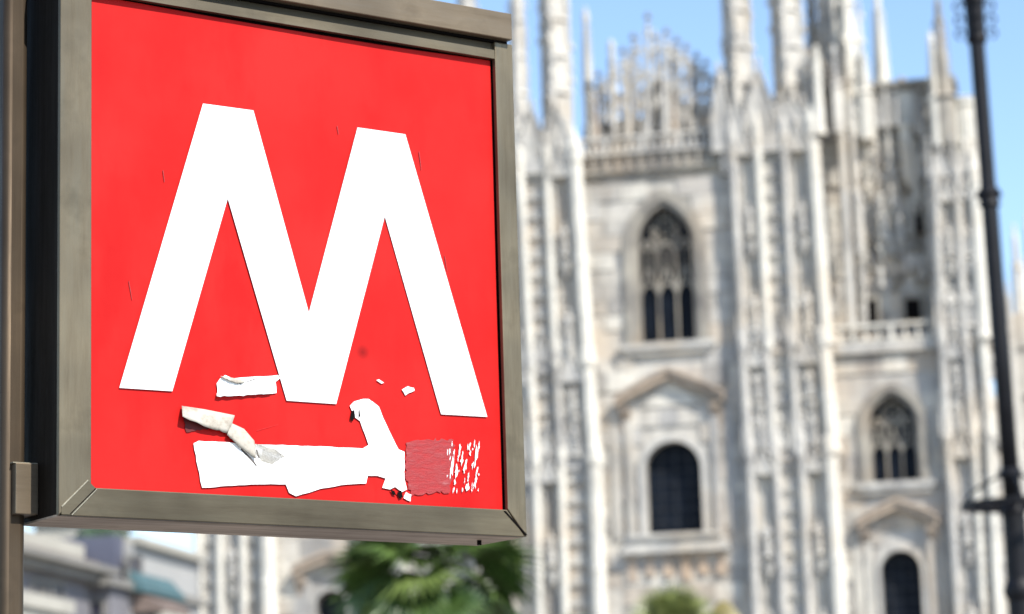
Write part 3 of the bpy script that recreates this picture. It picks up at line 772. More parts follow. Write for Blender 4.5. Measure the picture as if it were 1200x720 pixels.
# main body and roofs behind the front, flank pinnacles to the right
b = MB(); b.box(-38, 10.5, 8, 120, 0, 40); b.box(-30, -2, 8.2, 118, 40, 45); b.build('nave_body', M_marble, CA)
for (px, pt, pb, r, w, m) in ((1188, 262, 470, .8, 26, M_bright), (1199, 300, 520, .9, 32, M_bright), (1180, 330, 560, .6, 22, M_marble), (1212, 330, 560, 1.0, 40, M_marble), (1203, 250, 480, .7, 46, M_marble)):
    needle(px, pt, pb, r, w, m)
b = MB()
for (px, pt, w) in ((1186, 372, 24), (1206, 400, 30), (1226, 390, 36)):
    u, zz = fac(px, pt, w); b.box(u - 1.1, u + 1.1, w - 1.5, w + 1.5, 0, zz)
    for i in range(8): b.box(u - 1.25, u + 1.25, w - 1.7, w, zz - 2.5 - i * 3.4, zz - 2.1 - i * 3.4)
b.box(10.5, fac(1196, 480, 30)[0], 22, 100, 0, fac(1186, 480, 26)[1]); b.build('flank_wall', M_block, CA)

# ------------------------------------------------------------------ metro sign
SG = empty('metro_sign', SO, SA, 'red metro sign box with white M and torn stickers on a bronze post', 'metro sign')
xl = sg(70, 300, -.012)[0]; xr = sg(609, 340, -.012)[0]
zb = sg(200, 610, -.012)[1]; xi = sg(104, 300, -.0)[0]; xj = sg(583, 340, -.0)[0]; zi = sg(300, 583, 0)[1]
zt = sg(400, 42, 0)[1]; zcap0 = sg(420, 22, -.012)[1]; zcap1 = zcap0 + .052
DEP = .135
def frame_piece(prof, a0, a1, vert, name, m, **kw):
    b = MB(); b.prism(prof, a0, a1); return b.build(name, m, SG, bevel=.0012)
F0, F1 = -.012, -.002
g_ = .0007
# stiles and rails with mitred feet
b = MB(); b.prism([(xl, zb), (xi - g_, zi + g_), (xi - g_, zcap0), (xl, zcap0)], F0, F1); b.build('frame_stile', M_br_v, SG, bevel=.0015)
b = MB(); b.prism([(xr, zb), (xr, zcap0), (xj + g_, zcap0), (xj + g_, zi + g_)], F0, F1); b.build('frame_stile', M_br_v, SG, bevel=.0015)
b = MB(); b.prism([(xl + .003, zb), (xr - .003, zb), (xj, zi), (xi, zi)], F0 + .0008, F1); b.build('frame_rail', M_br_h, SG, bevel=.0015)
b = MB(); zm_ = zt + (zcap0 - zt) * .55
b.prism_x([(F0, zt), (F1, zt), (F1, zcap0), (F0 + .009, zcap0 - .0005), (F0 + .006, zm_ + .001), (F0 + .001, zm_ - .001)], xi, xj)
b.build('frame_rail', M_br_h, SG)
# corner key plates at the mitres
M_edge = simple('rubbed_edge', (0.30, 0.27, 0.20), .4, .4, .3, 300)
def facing(poly, y, th, name, m):
    b = MB(); b.prism([sg(px, py, -.012) for px, py in poly], y - th, y); return b.build(name, m, SG)
facing([(71.8, 594), (103, 563.5), (112.5, 573), (83, 603.3), (71.8, 602.8)], F0 + .0004, .0012, 'corner_key', M_br_h)
facing([(71.5, 593.5), (102.5, 562.5), (103.4, 563.2), (72.6, 594.4)], F0 + .0004, .0017, 'rubbed_edge', M_edge)
facing([(83.4, 603.4), (112.9, 573.2), (113.8, 573.6), (84.4, 604)], F0 + .0004, .0017, 'rubbed_edge', M_edge)
facing([(81.4, 602.6), (111.6, 572.2), (112.4, 572.8), (82.4, 603)], F0 + .0004, .0015, 'groove', M_void)
facing([(590.5, 599), (592.5, 599), (618, 627), (616, 627.5)], F0 + .0012, .0016, 'groove', M_void)
# cap
xc1 = sg(600, 30, -.026)[0]
b = MB(); b.box(xl - .006, xc1, F0 - .014, DEP + .01, zcap0 + .004, zcap1); b.build('cap', M_cap, SG, bevel=.0015)
b = MB(); b.box(xl + .01, xr - .01, F0 + .002, DEP, zcap0, zcap0 + .004); b.build('cap_joint', M_void, SG)
# box
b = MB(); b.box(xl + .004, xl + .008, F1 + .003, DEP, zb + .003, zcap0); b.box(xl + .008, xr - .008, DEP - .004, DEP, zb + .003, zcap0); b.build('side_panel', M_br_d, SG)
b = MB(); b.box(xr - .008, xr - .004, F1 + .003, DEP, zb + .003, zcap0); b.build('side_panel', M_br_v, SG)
b = MB(); b.box(xl + .004, xr - .004, F1 + .003, DEP, zb + .0, zb + .003); b.build('bottom_panel', M_br_u, SG)
b = MB(); J0, J1 = F1 + .0002, F1 + .003
b.box(xl + .003, xl + .012, J0, J1, zb + .004, zcap0 - .001); b.box(xr - .012, xr - .003, J0, J1, zb + .004, zcap0 - .001); b.box(xl + .0125, xr - .0125, J0, J1, zb + .004, zb + .012); b.build('joint', M_void, SG)
b = MB(); b.box(xi - .01, xj + .01, .0055, .0075, zi - .01, zt + .01); b.build('backing_plate', M_void, SG)
b = MB(); b.lathe(xr - .05, .06, [(.004, zb - .008), (.004, zb + .001)], 8); b.build('screw', M_void, SG)
# red film: its upper edge waves a little below the rail
N = 48; top = []
for i in range(N + 1):
    x = xi + .001 + (xj - xi - .0035) * i / N; f = i / N
    dz = -.0005 - .006 * max(0, sin(pi * min(1, max(0, (f - .1) / .85)))) ** 1.5 - .0015 * sin(9 * f)
    top.append((x, zt + dz))
b = MB()
rows = 24; vs = []; fs = []
for j in range(rows + 1):
    for (x, ztp) in top:
        z = zi + .0005 + (ztp - zi - .0005) * j / rows
        y = .0006 * sin(11 * x + 2) * sin(7 * z) * (1 if j > rows * .5 else j / rows * 2)
        vs.append((x, y, z))
for j in range(rows):
    for i in range(N):
        a = j * (N + 1) + i; fs.append((a, a + 1, a + N + 2, a + N + 1))
b.add(vs, fs); o = b.build('red_panel', M_red, SG, smooth=True)
def wavy(x, z): return .0012
def sheet(poly, y, name, m, th=.0006):
    b = MB(); b.prism([sg(px, py, 0) for px, py in poly], y - th, y); return b.build(name, m, SG)
YL = -.0022
sheet([(139, 455), (237, 122), (296, 130), (361, 367), (418, 150), (474, 158), (570, 489), (516, 486), (450, 254), (393, 474), (335, 470), (266, 233), (201, 459)], YL, 'letter', M_white)
# what is left of torn stickers
def rag(poly, amp=1.2, step=4):
    out = []
    for (a, c) in zip(poly, poly[1:] + poly[:1]):
        n = max(1, int(sqrt((a[0] - c[0]) ** 2 + (a[1] - c[1]) ** 2) / step))
        for i in range(n):
            f = i / n; out.append((a[0] + (c[0] - a[0]) * f + random.uniform(-amp, amp) * (i > 0), a[1] + (c[1] - a[1]) * f + random.uniform(-amp, amp) * (i > 0)))
    return out
big = [(226, 520), (232, 517), (300, 521), (360, 523), (424, 526), (431, 522), (427, 510), (421, 494), (413, 488), (411, 481), (409, 476), (414, 471), (424, 468), (431, 468), (443, 477), (448, 490), (456, 507), (466, 527), (473, 530), (473, 562), (476, 574), (470, 577), (462, 571), (456, 574), (447, 572), (451, 561), (441, 558), (430, 558), (428, 567), (398, 569), (375, 573), (346, 582), (338, 578), (334, 568), (300, 568), (236, 572), (231, 548)]
sheet(rag(big, .5, 7), YL, 'torn_sticker', M_paper)
sheet(rag([(253, 450), (257, 444), (263, 440), (272, 444), (281, 443), (295, 442), (325, 440), (327, 444), (322, 448), (323, 461), (300, 463), (254, 464)], .5, 6), YL, 'torn_sticker', M_paper)
sheet(rag([(470, 457), (477, 453), (484, 455), (485, 458), (478, 461), (474, 464)], .6, 3), YL, 'torn_sticker', M_paper)
sheet([(440, 446), (443, 445), (449, 449), (446, 450)], YL, 'torn_sticker', M_paper)
sheet(rag([(475, 577), (481, 580), (480, 588), (472, 584)], .8, 3), YL, 'torn_sticker', M_paper)
sheet([(411, 482), (414, 481), (415, 489), (412, 494), (409, 492)], -.003, 'torn_sticker', M_void, .0004)
sheet([(419, 482), (420, 480), (421, 488), (419, 491)], -.003, 'torn_sticker', M_void, .0004)
for p_ in ([(456, 574), (461, 576), (463, 581), (459, 580)], [(464, 578), (469, 575), (471, 583), (467, 585)]):
    sheet(p_, -.0031, 'torn_sticker', M_void, .0004)
sheet(rag([(475, 519), (500, 515), (531, 516), (530, 545), (527, 576), (505, 579), (481, 582), (474, 560)], 2.2, 3), -.0014, 'glue_and_shade', M_glue, .0005)
M_curl_shade = simple('curl_shade', (0.085, 0.003, 0.004), .7, 0, .3, 60)
sheet(rag([(214, 486), (228, 490), (246, 500), (243, 504), (231, 504), (218, 507)], .8, 3), -.0014, 'glue_and_shade', M_curl_shade, .0004)  # dark red patch painting the cast shadow under the lifted curl
for (xa, ya, xb, yb) in ((394, 148, 396, 158), (490, 178, 493, 200), (150, 330, 154, 352), (520, 300, 523, 318), (300, 505, 325, 498), (190, 200, 192, 214)):
    sheet([(xa, ya), (xa + .9, ya), (xb + .5, yb), (xb, yb)], -.0013, 'scratch', M_glue, .0004)
rs = random.Random(5)
for (cx, cy, w_, h_) in [(rs.uniform(523, 562), rs.uniform(517, 578), rs.uniform(.5, 1.0), rs.uniform(1, 4)) for _ in range(22)] + list(((526, 530, 1, 5), (548, 558, 1, 6), (536, 536, .9, 6), (555, 520, .9, 5), (541, 574, 1, 3), (552, 574, .9, 3), (529, 545, 3, 14), (534, 552, 2.5, 9), (538, 527, 2, 7), (540, 540, 2.2, 6), (545, 543, 2.5, 8), (549, 524, 2, 5), (557, 536, 2.2, 13), (558, 552, 2, 8), (556, 566, 2.4, 9), (547, 571, 3, 5), (553, 545, 1.6, 6), (532, 566, 1.5, 4), (543, 550, 1.5, 5), (560, 524, 1.2, 6), (527, 556, 1.3, 7), (550, 532, 1.2, 4))):
    n = 13; P_ = []
    for i in range(n):
        a = 2 * pi * i / n; k_ = rs.uniform(.35, 1.3); P_.append((cx + .72 * w_ * k_ * cos(a) + .18 * h_ * sin(a) * -.5, cy + h_ * k_ * sin(a)))
    sheet(P_, -.0024, 'paper_scrap', M_paper, .0004)
M_beige = simple('creased_paper', (0.47, 0.445, 0.39), .9, 0, .12, 70, bump=.6, bscale=60)
sheet(rag([(281, 519), (300, 521), (322, 527), (334, 536), (318, 545), (305, 541), (298, 533)], .8, 4), -.0025, 'creased_paper', M_beige, .0003)
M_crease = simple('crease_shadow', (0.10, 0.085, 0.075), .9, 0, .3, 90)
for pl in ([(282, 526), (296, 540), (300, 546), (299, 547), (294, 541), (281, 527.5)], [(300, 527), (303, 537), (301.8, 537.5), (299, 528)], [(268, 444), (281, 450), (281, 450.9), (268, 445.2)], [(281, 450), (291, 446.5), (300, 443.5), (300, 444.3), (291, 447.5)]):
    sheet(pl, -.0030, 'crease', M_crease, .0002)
# two lifted curls of paper, free of the film along their lower edges
def curl(pts_top, pts_bot, y_top, y_bot, name, m, wave=.002):
    n = 14; rows = 5; vs = []; fs = []
    lerp = lambda L, f: (lambda i, r: (L[i][0] + (L[i + 1][0] - L[i][0]) * r, L[i][1] + (L[i + 1][1] - L[i][1]) * r))(min(int(f * (len(L) - 1)), len(L) - 2), f * (len(L) - 1) - min(int(f * (len(L) - 1)), len(L) - 2))
    for j in range(rows + 1):
        h = j / rows
        for i in range(n + 1):
            f = i / n; a = lerp(pts_top, f); c = lerp(pts_bot, f)
            if j in (0, rows): c = (c[0], c[1] + random.uniform(-.8, .8)); 
            y = (y_top[0] + (y_top[1] - y_top[0]) * f) * (1 - h) + (y_bot[0] + (y_bot[1] - y_bot[0]) * f) * h
            y += -wave * sin(pi * h) + random.uniform(-.0004, .0004)
            X = sg(a[0] + (c[0] - a[0]) * h, a[1] + (c[1] - a[1]) * h, y); vs.append((X[0], y, X[1]))
    for j in range(rows):
        for i in range(n): a = j * (n + 1) + i; fs.append((a, a + 1, a + n + 2, a + n + 1))
    b = MB(); b.add(vs, fs); o = b.build(name, m, SG, smooth=True)
    s = o.modifiers.new('thickness', 'SOLIDIFY'); s.thickness = .0004
    return o
curl([(213, 476), (240, 480), (275, 487)], [(214, 489), (243, 501), (268, 508)], (-.004, -.003), (-.015, -.005), 'peeling_strip', M_curl)
curl([(271, 496), (286, 503), (298, 517)], [(266, 510), (280, 523), (300, 538)], (-.003, -.003), (-.008, -.006), 'peeling_strip', M_curl)
curl([(258, 441), (272, 443), (287, 446)], [(262, 443), (276, 449), (285, 449)], (-.003, -.003), (-.007, -.005), 'peeling_strip', M_curl, .001)
curl([(254, 461), (285, 461), (318, 460)], [(254, 465), (285, 464), (318, 461)], (-.003, -.003), (-.006, -.004), 'peeling_strip', M_paper, .001)
# post and bracket
def rrect(x0, x1, y0, y1, r, n=5):
    out = []
    for (cx, cy, a0) in ((x1 - r, y1 - r, 0), (x0 + r, y1 - r, 90), (x0 + r, y0 + r, 180), (x1 - r, y0 + r, 270)):
        for i in range(n + 1): a = radians(a0 + 90 * i / n); out.append((cx + r * cos(a), cy + r * sin(a)))
    return out
def tower(b, sec, z0, z1):
    n = len(sec); b.add([(x, y, z0) for x, y in sec] + [(x, y, z1) for x, y in sec], [tuple(range(n - 1, -1, -1)), tuple(range(n, 2 * n))] + [(i, (i + 1) % n, (i + 1) % n + n, i + n) for i in range(n)])
tf = .085; pxr = sg(33, 300, tf)[0]; pxl = sg(5, 300, tf)[0]
b = MB(); tower(b, rrect(pxl, pxr, tf, tf + .07, .012), 0, 3.7); post = b.build('post', M_post, SG)
for p_ in post.data.polygons: p_.use_smooth = len(p_.vertices) == 4 and p_.area < .009 * 3.7
b = MB(); tower(b, rrect(pxl - .05, pxr + .05, tf - .05, tf + .12, .01), 0, .015); tower(b, rrect(pxl - .006, pxr + .006, tf - .006, tf + .076, .014), .015, .12); b.build('foot_plate', M_post, post)
b = MB(); tower(b, rrect(pxl - .004, pxr + .004, tf - .004, tf + .074, .014), 3.7, 3.715); b.build('post_cap', M_post, post)
za_, zb_ = sg(2, 691, tf)[1], sg(2, 664, tf)[1]
b = MB(); b.box(pxl - .0006, pxl, tf + .0135, tf + .058, za_, zb_); b.build('sticker', M_white, post)
b = MB(); b.box(pxl - .0010, pxl - .0006, tf + .0165, tf + .055, za_ + .0035, zb_ - .0035); b.build('sticker_print', M_iron, post)
tb = .07
for (ya, yb) in ((543, 603), (-150, -90)):
    z0 = sg(34, yb, tb)[1]; z1 = sg(34, ya, tb)[1]; x0 = sg(18.5, 570, tb)[0]
    b = MB(); b.box(x0, xl + .004, tb, tf + .04, z0, z1); b.build('bracket', M_cap, SG, bevel=.0015)
    b = MB(); b.box(x0 - .003, xl + .004, tb + .004, tf + .03, z1, z1 + .0015); b.build('bracket_plate', M_edge, SG)
# ------------------------------------------------------------------ street lamp
LD = 36.0
p0 = at(1187, 590, LD)
LM = empty('street_lamp', (p0.x, LD, 0), 0, 'tall black iron street lamp with ring shelf and scrolls, right of the cathedral', 'street lamp')
LM.rotation_euler = (0, radians(-.75), 0); LM.location.x += p0.z * tan(radians(.75))
kx = LD / FPX / cos(TILT) * 1.02
hz = lambda py: at(1170, py, LD).z
b = MB(); b.lathe(0, 0, [(.12, hz(598)), (.118, hz(400)), (.115, hz(245)), (.108, hz(238)), (.105, hz(50)), (.10, hz(-200))], 20); b.build('pole', M_iron, LM, smooth=True)
b = MB(); b.lathe(0, 0, [(.45, 0), (.45, .5), (.30, .8), (.26, 2.2), (.32, 2.4), (.20, 2.7), (.17, hz(705)), (.21, hz(698)), (.21, hz(690)), (.165, hz(680)), (.155, hz(606)), (.17, hz(600)), (.12, hz(592))], 20); b.build('base', M_iron, LM, smooth=False)
b = MB(); z = hz(232); b.lathe(0, 0, [(.115, z - .14), (.15, z - .10), (.13, z - .02), (.16, z + .05), (.15, z + .1), (.11, z + .16)], 20)
for i in range(10): a = 2 * pi * i / 10; b.spike(.15 * cos(a), .15 * sin(a), z + .03, .035, .09)
b.build('collar', M_iron, LM)
R_ = .70
b = MB(); z = hz(592)
n = 32; inner = R_ - .10
for (r0, r1, za, zc) in ((inner, R_, z - .03, z + .035),):
    vs = []
    for i in range(n):
        a = 2 * pi * i / n
        for (r, zz) in ((r0, za), (r1, za), (r1, zc), (r0, zc)): vs.append((r * cos(a), r * sin(a), zz))
    fs = []
    for i in range(n):
        o_ = 4 * i; q_ = 4 * ((i + 1) % n)
        for j in range(4): fs.append((o_ + j, o_ + (j + 1) % 4, q_ + (j + 1) % 4, q_ + j))
    b.add(vs, fs)
for i in range(8):
    a = 2 * pi * i / 8 + .1; b.bar((.1 * cos(a), .1 * sin(a), z), (inner * cos(a), inner * sin(a), z), .022, 6)
b.build('ring_shelf', M_iron, LM)
b = MB()
for i in range(4):
    a = pi / 2 * i + pi; pts = []
    for j in range(7):
        f = j / 6; r = .12 + (R_ - .17) * f; zz = z + .04 + .36 * (1 - f) ** .6
        pts.append((r * cos(a), r * sin(a), zz))
    b.tube(pts, .02, 6)
b.lathe(0, 0, [(.12, hz(562)), (.16, hz(558)), (.16, hz(553)), (.12, hz(549))], 16)
b.build('brace', M_iron, LM)
zt_ = [hz(6), hz(22), hz(38)]
for s in range(4):
    b = MB()
    for z in zt_:
        pts = []
        for j in range(12):
            a = pi * 1.75 * j / 11 - pi * .5; r = .085 * (1 - j / 22); pts.append((.12 + .09 + r * cos(a), 0, z + r * sin(a)))
        b.tube(pts, .016, 5)
    o = b.build('scroll', M_iron, LM); o.rotation_euler = (0, 0, pi / 2 * s)
b = MB(); b.lathe(0, 0, [(.105, hz(52)), (.15, hz(46)), (.13, hz(40)), (.135, hz(4)), (.16, hz(0)), (.13, hz(-20))], 20); b.build('sleeve', M_iron, LM)
# crown with lanterns, above the frame
zc = hz(-140)
b = MB()
for i in range(4):
    a = pi / 2 * i + .4; pts = [(.1 * cos(a), .1 * sin(a), zc - .8), (.55 * cos(a), .55 * sin(a), zc - .9), (.85 * cos(a), .85 * sin(a), zc - .5)]
    b.tube(pts, .035, 8)
b.build('lamp_arm', M_iron, LM)
M_opal = simple('opal_glass', (0.8, 0.8, 0.76), 0.3)
for i in range(4):
    a = pi / 2 * i + .4; b = MB(); b.lathe(.85 * cos(a), .85 * sin(a), [(.06, zc - .5), (.17, zc - .35), (.22, zc - .12), (.17, zc + .1), (.07, zc + .2)], 16); b.build('lantern', M_opal, LM, smooth=True)

# ------------------------------------------------------------------ palms
k = NT('palm_leaf'); oi = k.n('ShaderNodeObjectInfo')
c = k.ramp(oi.outputs['Random'], [(0, (0.036, 0.078, 0.016)), (.6, (0.075, 0.13, 0.026)), (1, (0.15, 0.20, 0.05))])
c = k.mix(k.ramp(k.noise(2.0), [(.4, (0, 0, 0)), (.75, (.6, .6, .6))]), c, (0.085, 0.11, 0.03))
M_palm = k.done(c, .38, 0, .5)
M_stalk = simple('palm_stalk', (0.22, 0.27, 0.09), .5)
M_trunk = simple('fibrous_trunk', (0.14, 0.10, 0.065), .9, 0, .4, 9, bump=.8, bscale=25)
M_yel = simple('yellow_leaf', (0.20, 0.165, 0.055), .5, 0, .3, 2.5)
def fan_leaf(seed, R=.9, stalk=.72, blades=26, wd0=.05, dip=radians(38)):
    r = random.Random(seed); b = MB()
    # leaf lies along +x: stalk then a pleated fan whose blades droop at the tips
    pts = [(0, 0, 0), (stalk * .5, 0, .04), (stalk, 0, 0)]
    for p, q in zip(pts[:-1], pts[1:]): b.bar(p, q, .018, 5, .012)
    for i in range(blades):
        a = radians(-115 + 230 * i / (blades - 1)); L = R * (.72 + .28 * cos(a * .8)) * r.uniform(.9, 1.05)
        wd = wd0; dr = r.uniform(.03, .2); prev = None; vs = []; fs = []
        ca, sa = cos(a), sin(a)
        for j in range(5):
            f = j / 4; rad = .05 + L * f; w_ = wd * (.45 + 1.4 * f if f < .45 else 1.08 * (1 - f) / .55 + .03)
            z = .14 * sin(pi * min(1, f * 1.2)) * .6 - dr * f ** 2.6 * L
            cx, cy = stalk + rad * ca, rad * sa
            tri = [(cx - sa * w_, cy + ca * w_, z), (cx, cy, z - w_ * .55), (cx + sa * w_, cy - ca * w_, z)]
            vs += [(stalk + (x - stalk) * cos(dip) + zz * sin(dip), y, zz * cos(dip) - (x - stalk) * sin(dip)) for x, y, zz in tri]
        for j in range(4):
            o_ = 3 * j; fs += [(o_, o_ + 1, o_ + 4, o_ + 3), (o_ + 1, o_ + 2, o_ + 5, o_ + 4)]
        b.add(vs, fs)
    return b
FANS = {}
M_palm2 = simple('pale_palm_leaf', (0.25, 0.28, 0.10), .4, 0, .45, 3)  # paler green with the sunlight on the tips put into the leaf colour
def palm(loc, h, R, n, label, seed, m=None, pose=None):
    r = random.Random(seed)
    P = empty('palm_tree', loc, 0, label, 'palm tree', 'fan palms in front of the cathedral')
    b = MB(); prof = [(.2, 0)] ; z = 0
    while z < h: z += .16; prof += [(.15 + .02 * r.random(), z), (.12, z + .02)]
    prof += [(.03, h + .15)]; b.lathe(0, 0, prof, 10); b.build('trunk', M_trunk, P)
    for i in range(n):
        f = (i + .5) / n; az = i * 2.39996 + r.uniform(-.25, .25); el = radians(74 - 100 * f + r.uniform(-12, 12))
        q = i % 4
        rl = r.uniform(-.8, .8)
        if m: el = radians(86 - 75 * f + r.uniform(-10, 10))
        if pose: az, el, rl = radians(pose[i][0]), radians(pose[i][1]), pose[i][2]
        q = (q, m or M_palm)
        if q not in FANS: o = fan_leaf(q[0] * 7 + 1, wd0=.026 if m else .05, dip=radians(8 if m else 26)).build('frond', q[1], P); FANS[q] = o
        else: o = FANS[q].copy(); COL.objects.link(o); o.parent = P
        o.location = (0.05 * cos(az), 0.05 * sin(az), h)
        o.rotation_euler = Matrix.Rotation(az, 3, 'Z').to_4x4().to_3x3().to_euler()
        o.rotation_euler = (Matrix.Rotation(az, 3, 'Z') @ Matrix.Rotation(-el, 3, 'Y') @ Matrix.Rotation(rl, 3, 'X')).to_euler()
        o.scale = (R / 1.65,) * 3
    return P
c = at(509, 684, 45); POSE = [(180, 24, .9), (168, 38, -.5), (194, 10, .7), (0, 22, -.9), (12, 36, .5), (-14, 8, -.7), (34, 48, .1), (150, 52, 0), (-90, 58, 0), (-62, 30, .3), (-122, 28, -.3), (60, 34, 0), (120, 32, 0), (-40, 50, -.4), (-24, -14, -.5), (-158, -16, .6), (18, -8, .5), (202, -4, -.6), (-88, 84, 0), (-100, 5, .2), (-80, -22, .3), (-112, -14, -.3), (-92, 30, .1), (178, -26, .4), (2, -24, -.4)]
palm((c.x, c.y, 0), c.z, 1.9, len(POSE), 'large fan palm with drooping dark green fronds right under the metro sign', 3, pose=POSE)
c = at(790, 741, 62); palm((c.x, c.y, 0), c.z, 1.2, 44, 'fan palm whose pale top rises below the wide arched window', 8, M_palm2)
c = at(676, 738, 80); palm((c.x, c.y, 0), c.z, .62, 22, 'small fan palm just showing its tip before the left buttress', 12)
# broad yellow leaf plant beside the second palm
c = at(812, 751, 63)
BP = empty('banana_plant', (c.x, c.y, 0), 0, 'broad leaved plant with a yellow leaf beside the fan palm', 'plant')
b = MB(); b.lathe(0, 0, [(.16, 0), (.12, c.z * .6), (.08, c.z - .2), (.03, c.z)], 10); b.build('stem', M_stalk, BP)
def broad(az, L, rise, droop, m, wid=.24, tl=0.0):
    b = MB(); vs = []; fs = []; n = 10
    for j in range(n + 1):
        f = j / n; x = L * f; z = c.z - .3 + rise * sin(pi * .5 * min(1, f * 1.6)) - droop * max(0, f - .4) ** 1.7; w_ = wid * sin(pi * min(.97, .08 + f * .9)) ** .7
        vs += [(x, w_ * cos(tl), z - w_ * .15 + w_ * sin(tl)), (x, 0, z - w_ * .28), (x, -w_ * cos(tl), z - w_ * .15 - w_ * sin(tl))]
    for j in range(n): o_ = 3 * j; fs += [(o_, o_ + 1, o_ + 4, o_ + 3), (o_ + 1, o_ + 2, o_ + 5, o_ + 4)]
    b.add(vs, fs); o = b.build('leaf', m, BP, smooth=True); o.rotation_euler = (0, 0, az)
broad(-.25, 1.35, 1.0, 1.5, M_yel, .42, 1.0); broad(2.4, 1.2, .9, 1.0, M_palm); broad(1.2, 1.2, .8, 1.2, M_palm); broad(4.0, 1.2, .7, 1.2, M_palm); broad(5.2, 1.1, .5, 1.4, M_palm)

# ------------------------------------------------------------------ buildings on the left, running back along the square
def plaster(name, col, v=.12): return simple(name, col, .85, 0, v, .5)
M_cream = plaster('cream_plaster', (.36, .34, .29)); M_grey = plaster('grey_plaster', (.15, .145, .155)); M_shaded = plaster('shaded_plaster', (.085, .09, .125)); M_whitep = plaster('white_plaster', (.33, .325, .31), .06)
M_teal = simple('teal_awning', (.055, .11, .12), .7, 0, .15, 2); M_tile = simple('brown_roof', (.16, .12, .10), .8, 0, .3, 3); M_dk = simple('dark_window', (.03, .03, .045), .3); M_stone = plaster('pale_stone', (.19, .18, .16))  # M_dk: plain dark window panes
def uline(px, py, u):                       # sight line with the plane along = u of the square's own axes: (depth behind the front, height)
    d = ray(px, py); t = (FU * u - (CAMP - FO)).dot(FU) / d.dot(FU) if 0 else ((FO - CAMP).dot(FU) + u) / d.dot(FU)
    p = CAMP + d * t; return (p - FO).dot(FN), p.z
def uat(px, Y, py=660): p = at(px, py, Y); return (p - FO).dot(FU), (p - FO).dot(FN)
# near block: side wall from x=33 to x=107
uA, wA0 = uat(33, 100); wA1 = uline(107, 664, uA)[0]; zA1 = uline(33, 648, uA)[1]
BA = empty('apartment_building', FO, FA, 'near grey building with cream attic and pale cornice, beside the sign post', 'building', 'buildings along the square')
b = MB(); b.box(uA - 14, uA, wA0 - 25, wA1, 0, zA1 - .6); b.build('wall', M_grey, BA)
b = MB(); b.box(uA - 14, uA + .5, wA0 - 25, wA1 + .5, zA1 - .6, zA1 - .25); b.box(uA - 14, uA + .9, wA0 - 25, wA1 + .9, zA1 - .25, zA1); b.build('cornice', M_stone, BA)
b = MB(); b.box(uA - 14, uA + .3, wA0 - 25, wA1 + .2, zA1, zA1 + .22); b.build('roof', M_tile, BA)
b = MB(); wq = uline(85, 640, uA - 1.2)[0]; b.box(uA - 14, uA - .7, wA0 - 25, wq, zA1 + .22, uline(33, 615, uA)[1]); b.build('attic', M_cream, BA)
for px in (54, 66, 44):
    w_, z_ = uline(px, 699, uA); z2 = uline(px, 684, uA)[1]
    f = MB(); f.strip([(0, 0), (0, z2 - z_), (1.1, z2 - z_), (1.1, 0)], [(-.15, 0), (-.15, z2 - z_ + .15), (1.25, z2 - z_ + .15), (1.25, 0)], -.08, .1)
    o = f.build('window', M_stone, BA); o.location = (uA, w_ - .55, z_); o.rotation_euler = (0, 0, pi / 2)
    q = MB(); q.box(0, 1.1, -.03, .05, 0, z2 - z_); q.build('pane', M_dk, o)
z_ = uline(60, 700, uA + 1.5)[1]
b = MB(); b.box(uA, uA + 1.6, wA0 - 10, uline(88, 705, uA + 1.6)[0], z_ - .5, z_); b.box(uA, uA + 1.4, wA0 - 10, uline(88, 705, uA + 1.6)[0] - .2, z_ - 3.5, z_ - .5); b.build('balcony', M_cream, BA)
# blue-grey block behind it, front wall towards us, its shade put into the colour
wB = wA1 + 1.5
def fx(px, py, w): return fac(px, py, w)
BB = empty('apartment_building', FO, FA, 'flat blue grey building wall with plants on its roof, second from the sign post', 'building', 'buildings along the square')
uB0, zB1 = fx(70, 631, wB); uB1 = fx(136, 640, wB)[0]
zBm = fx(120, 683, wB)[1]
b = MB(); b.box(uB0 - 6, uB1, wB, wB + 9, zBm, zB1); b.build('wall', M_shaded, BB)
b = MB(); b.box(uB0 - 6, uB1 + .3, wB - 1.5, wB + 9, 0, zBm - .3); b.build('wall', M_grey, BB)
b = MB(); b.box(uB0 - 6, uB1 + .6, wB - 2.1, wB + 9.2, zBm - .3, zBm - .0); b.build('cornice', M_stone, BB)
ub_, zb_ = fx(105, 724, wB - 1.5); zt2_ = fx(105, 707, wB - 1.5)[1]; f = MB(); f.strip([(ub_, zb_), (ub_, zt2_), (ub_ + .55, zt2_), (ub_ + .55, zb_)], [(ub_ - .12, zb_), (ub_ - .12, zt2_ + .12), (ub_ + .67, zt2_ + .12), (ub_ + .67, zb_)], wB - 1.6, wB - 1.45)
o = f.build('window', M_stone, BB); q = MB(); q.box(ub_, ub_ + .55, wB - 1.56, wB - 1.5, zb_, zt2_); q.build('pane', M_dk, o)
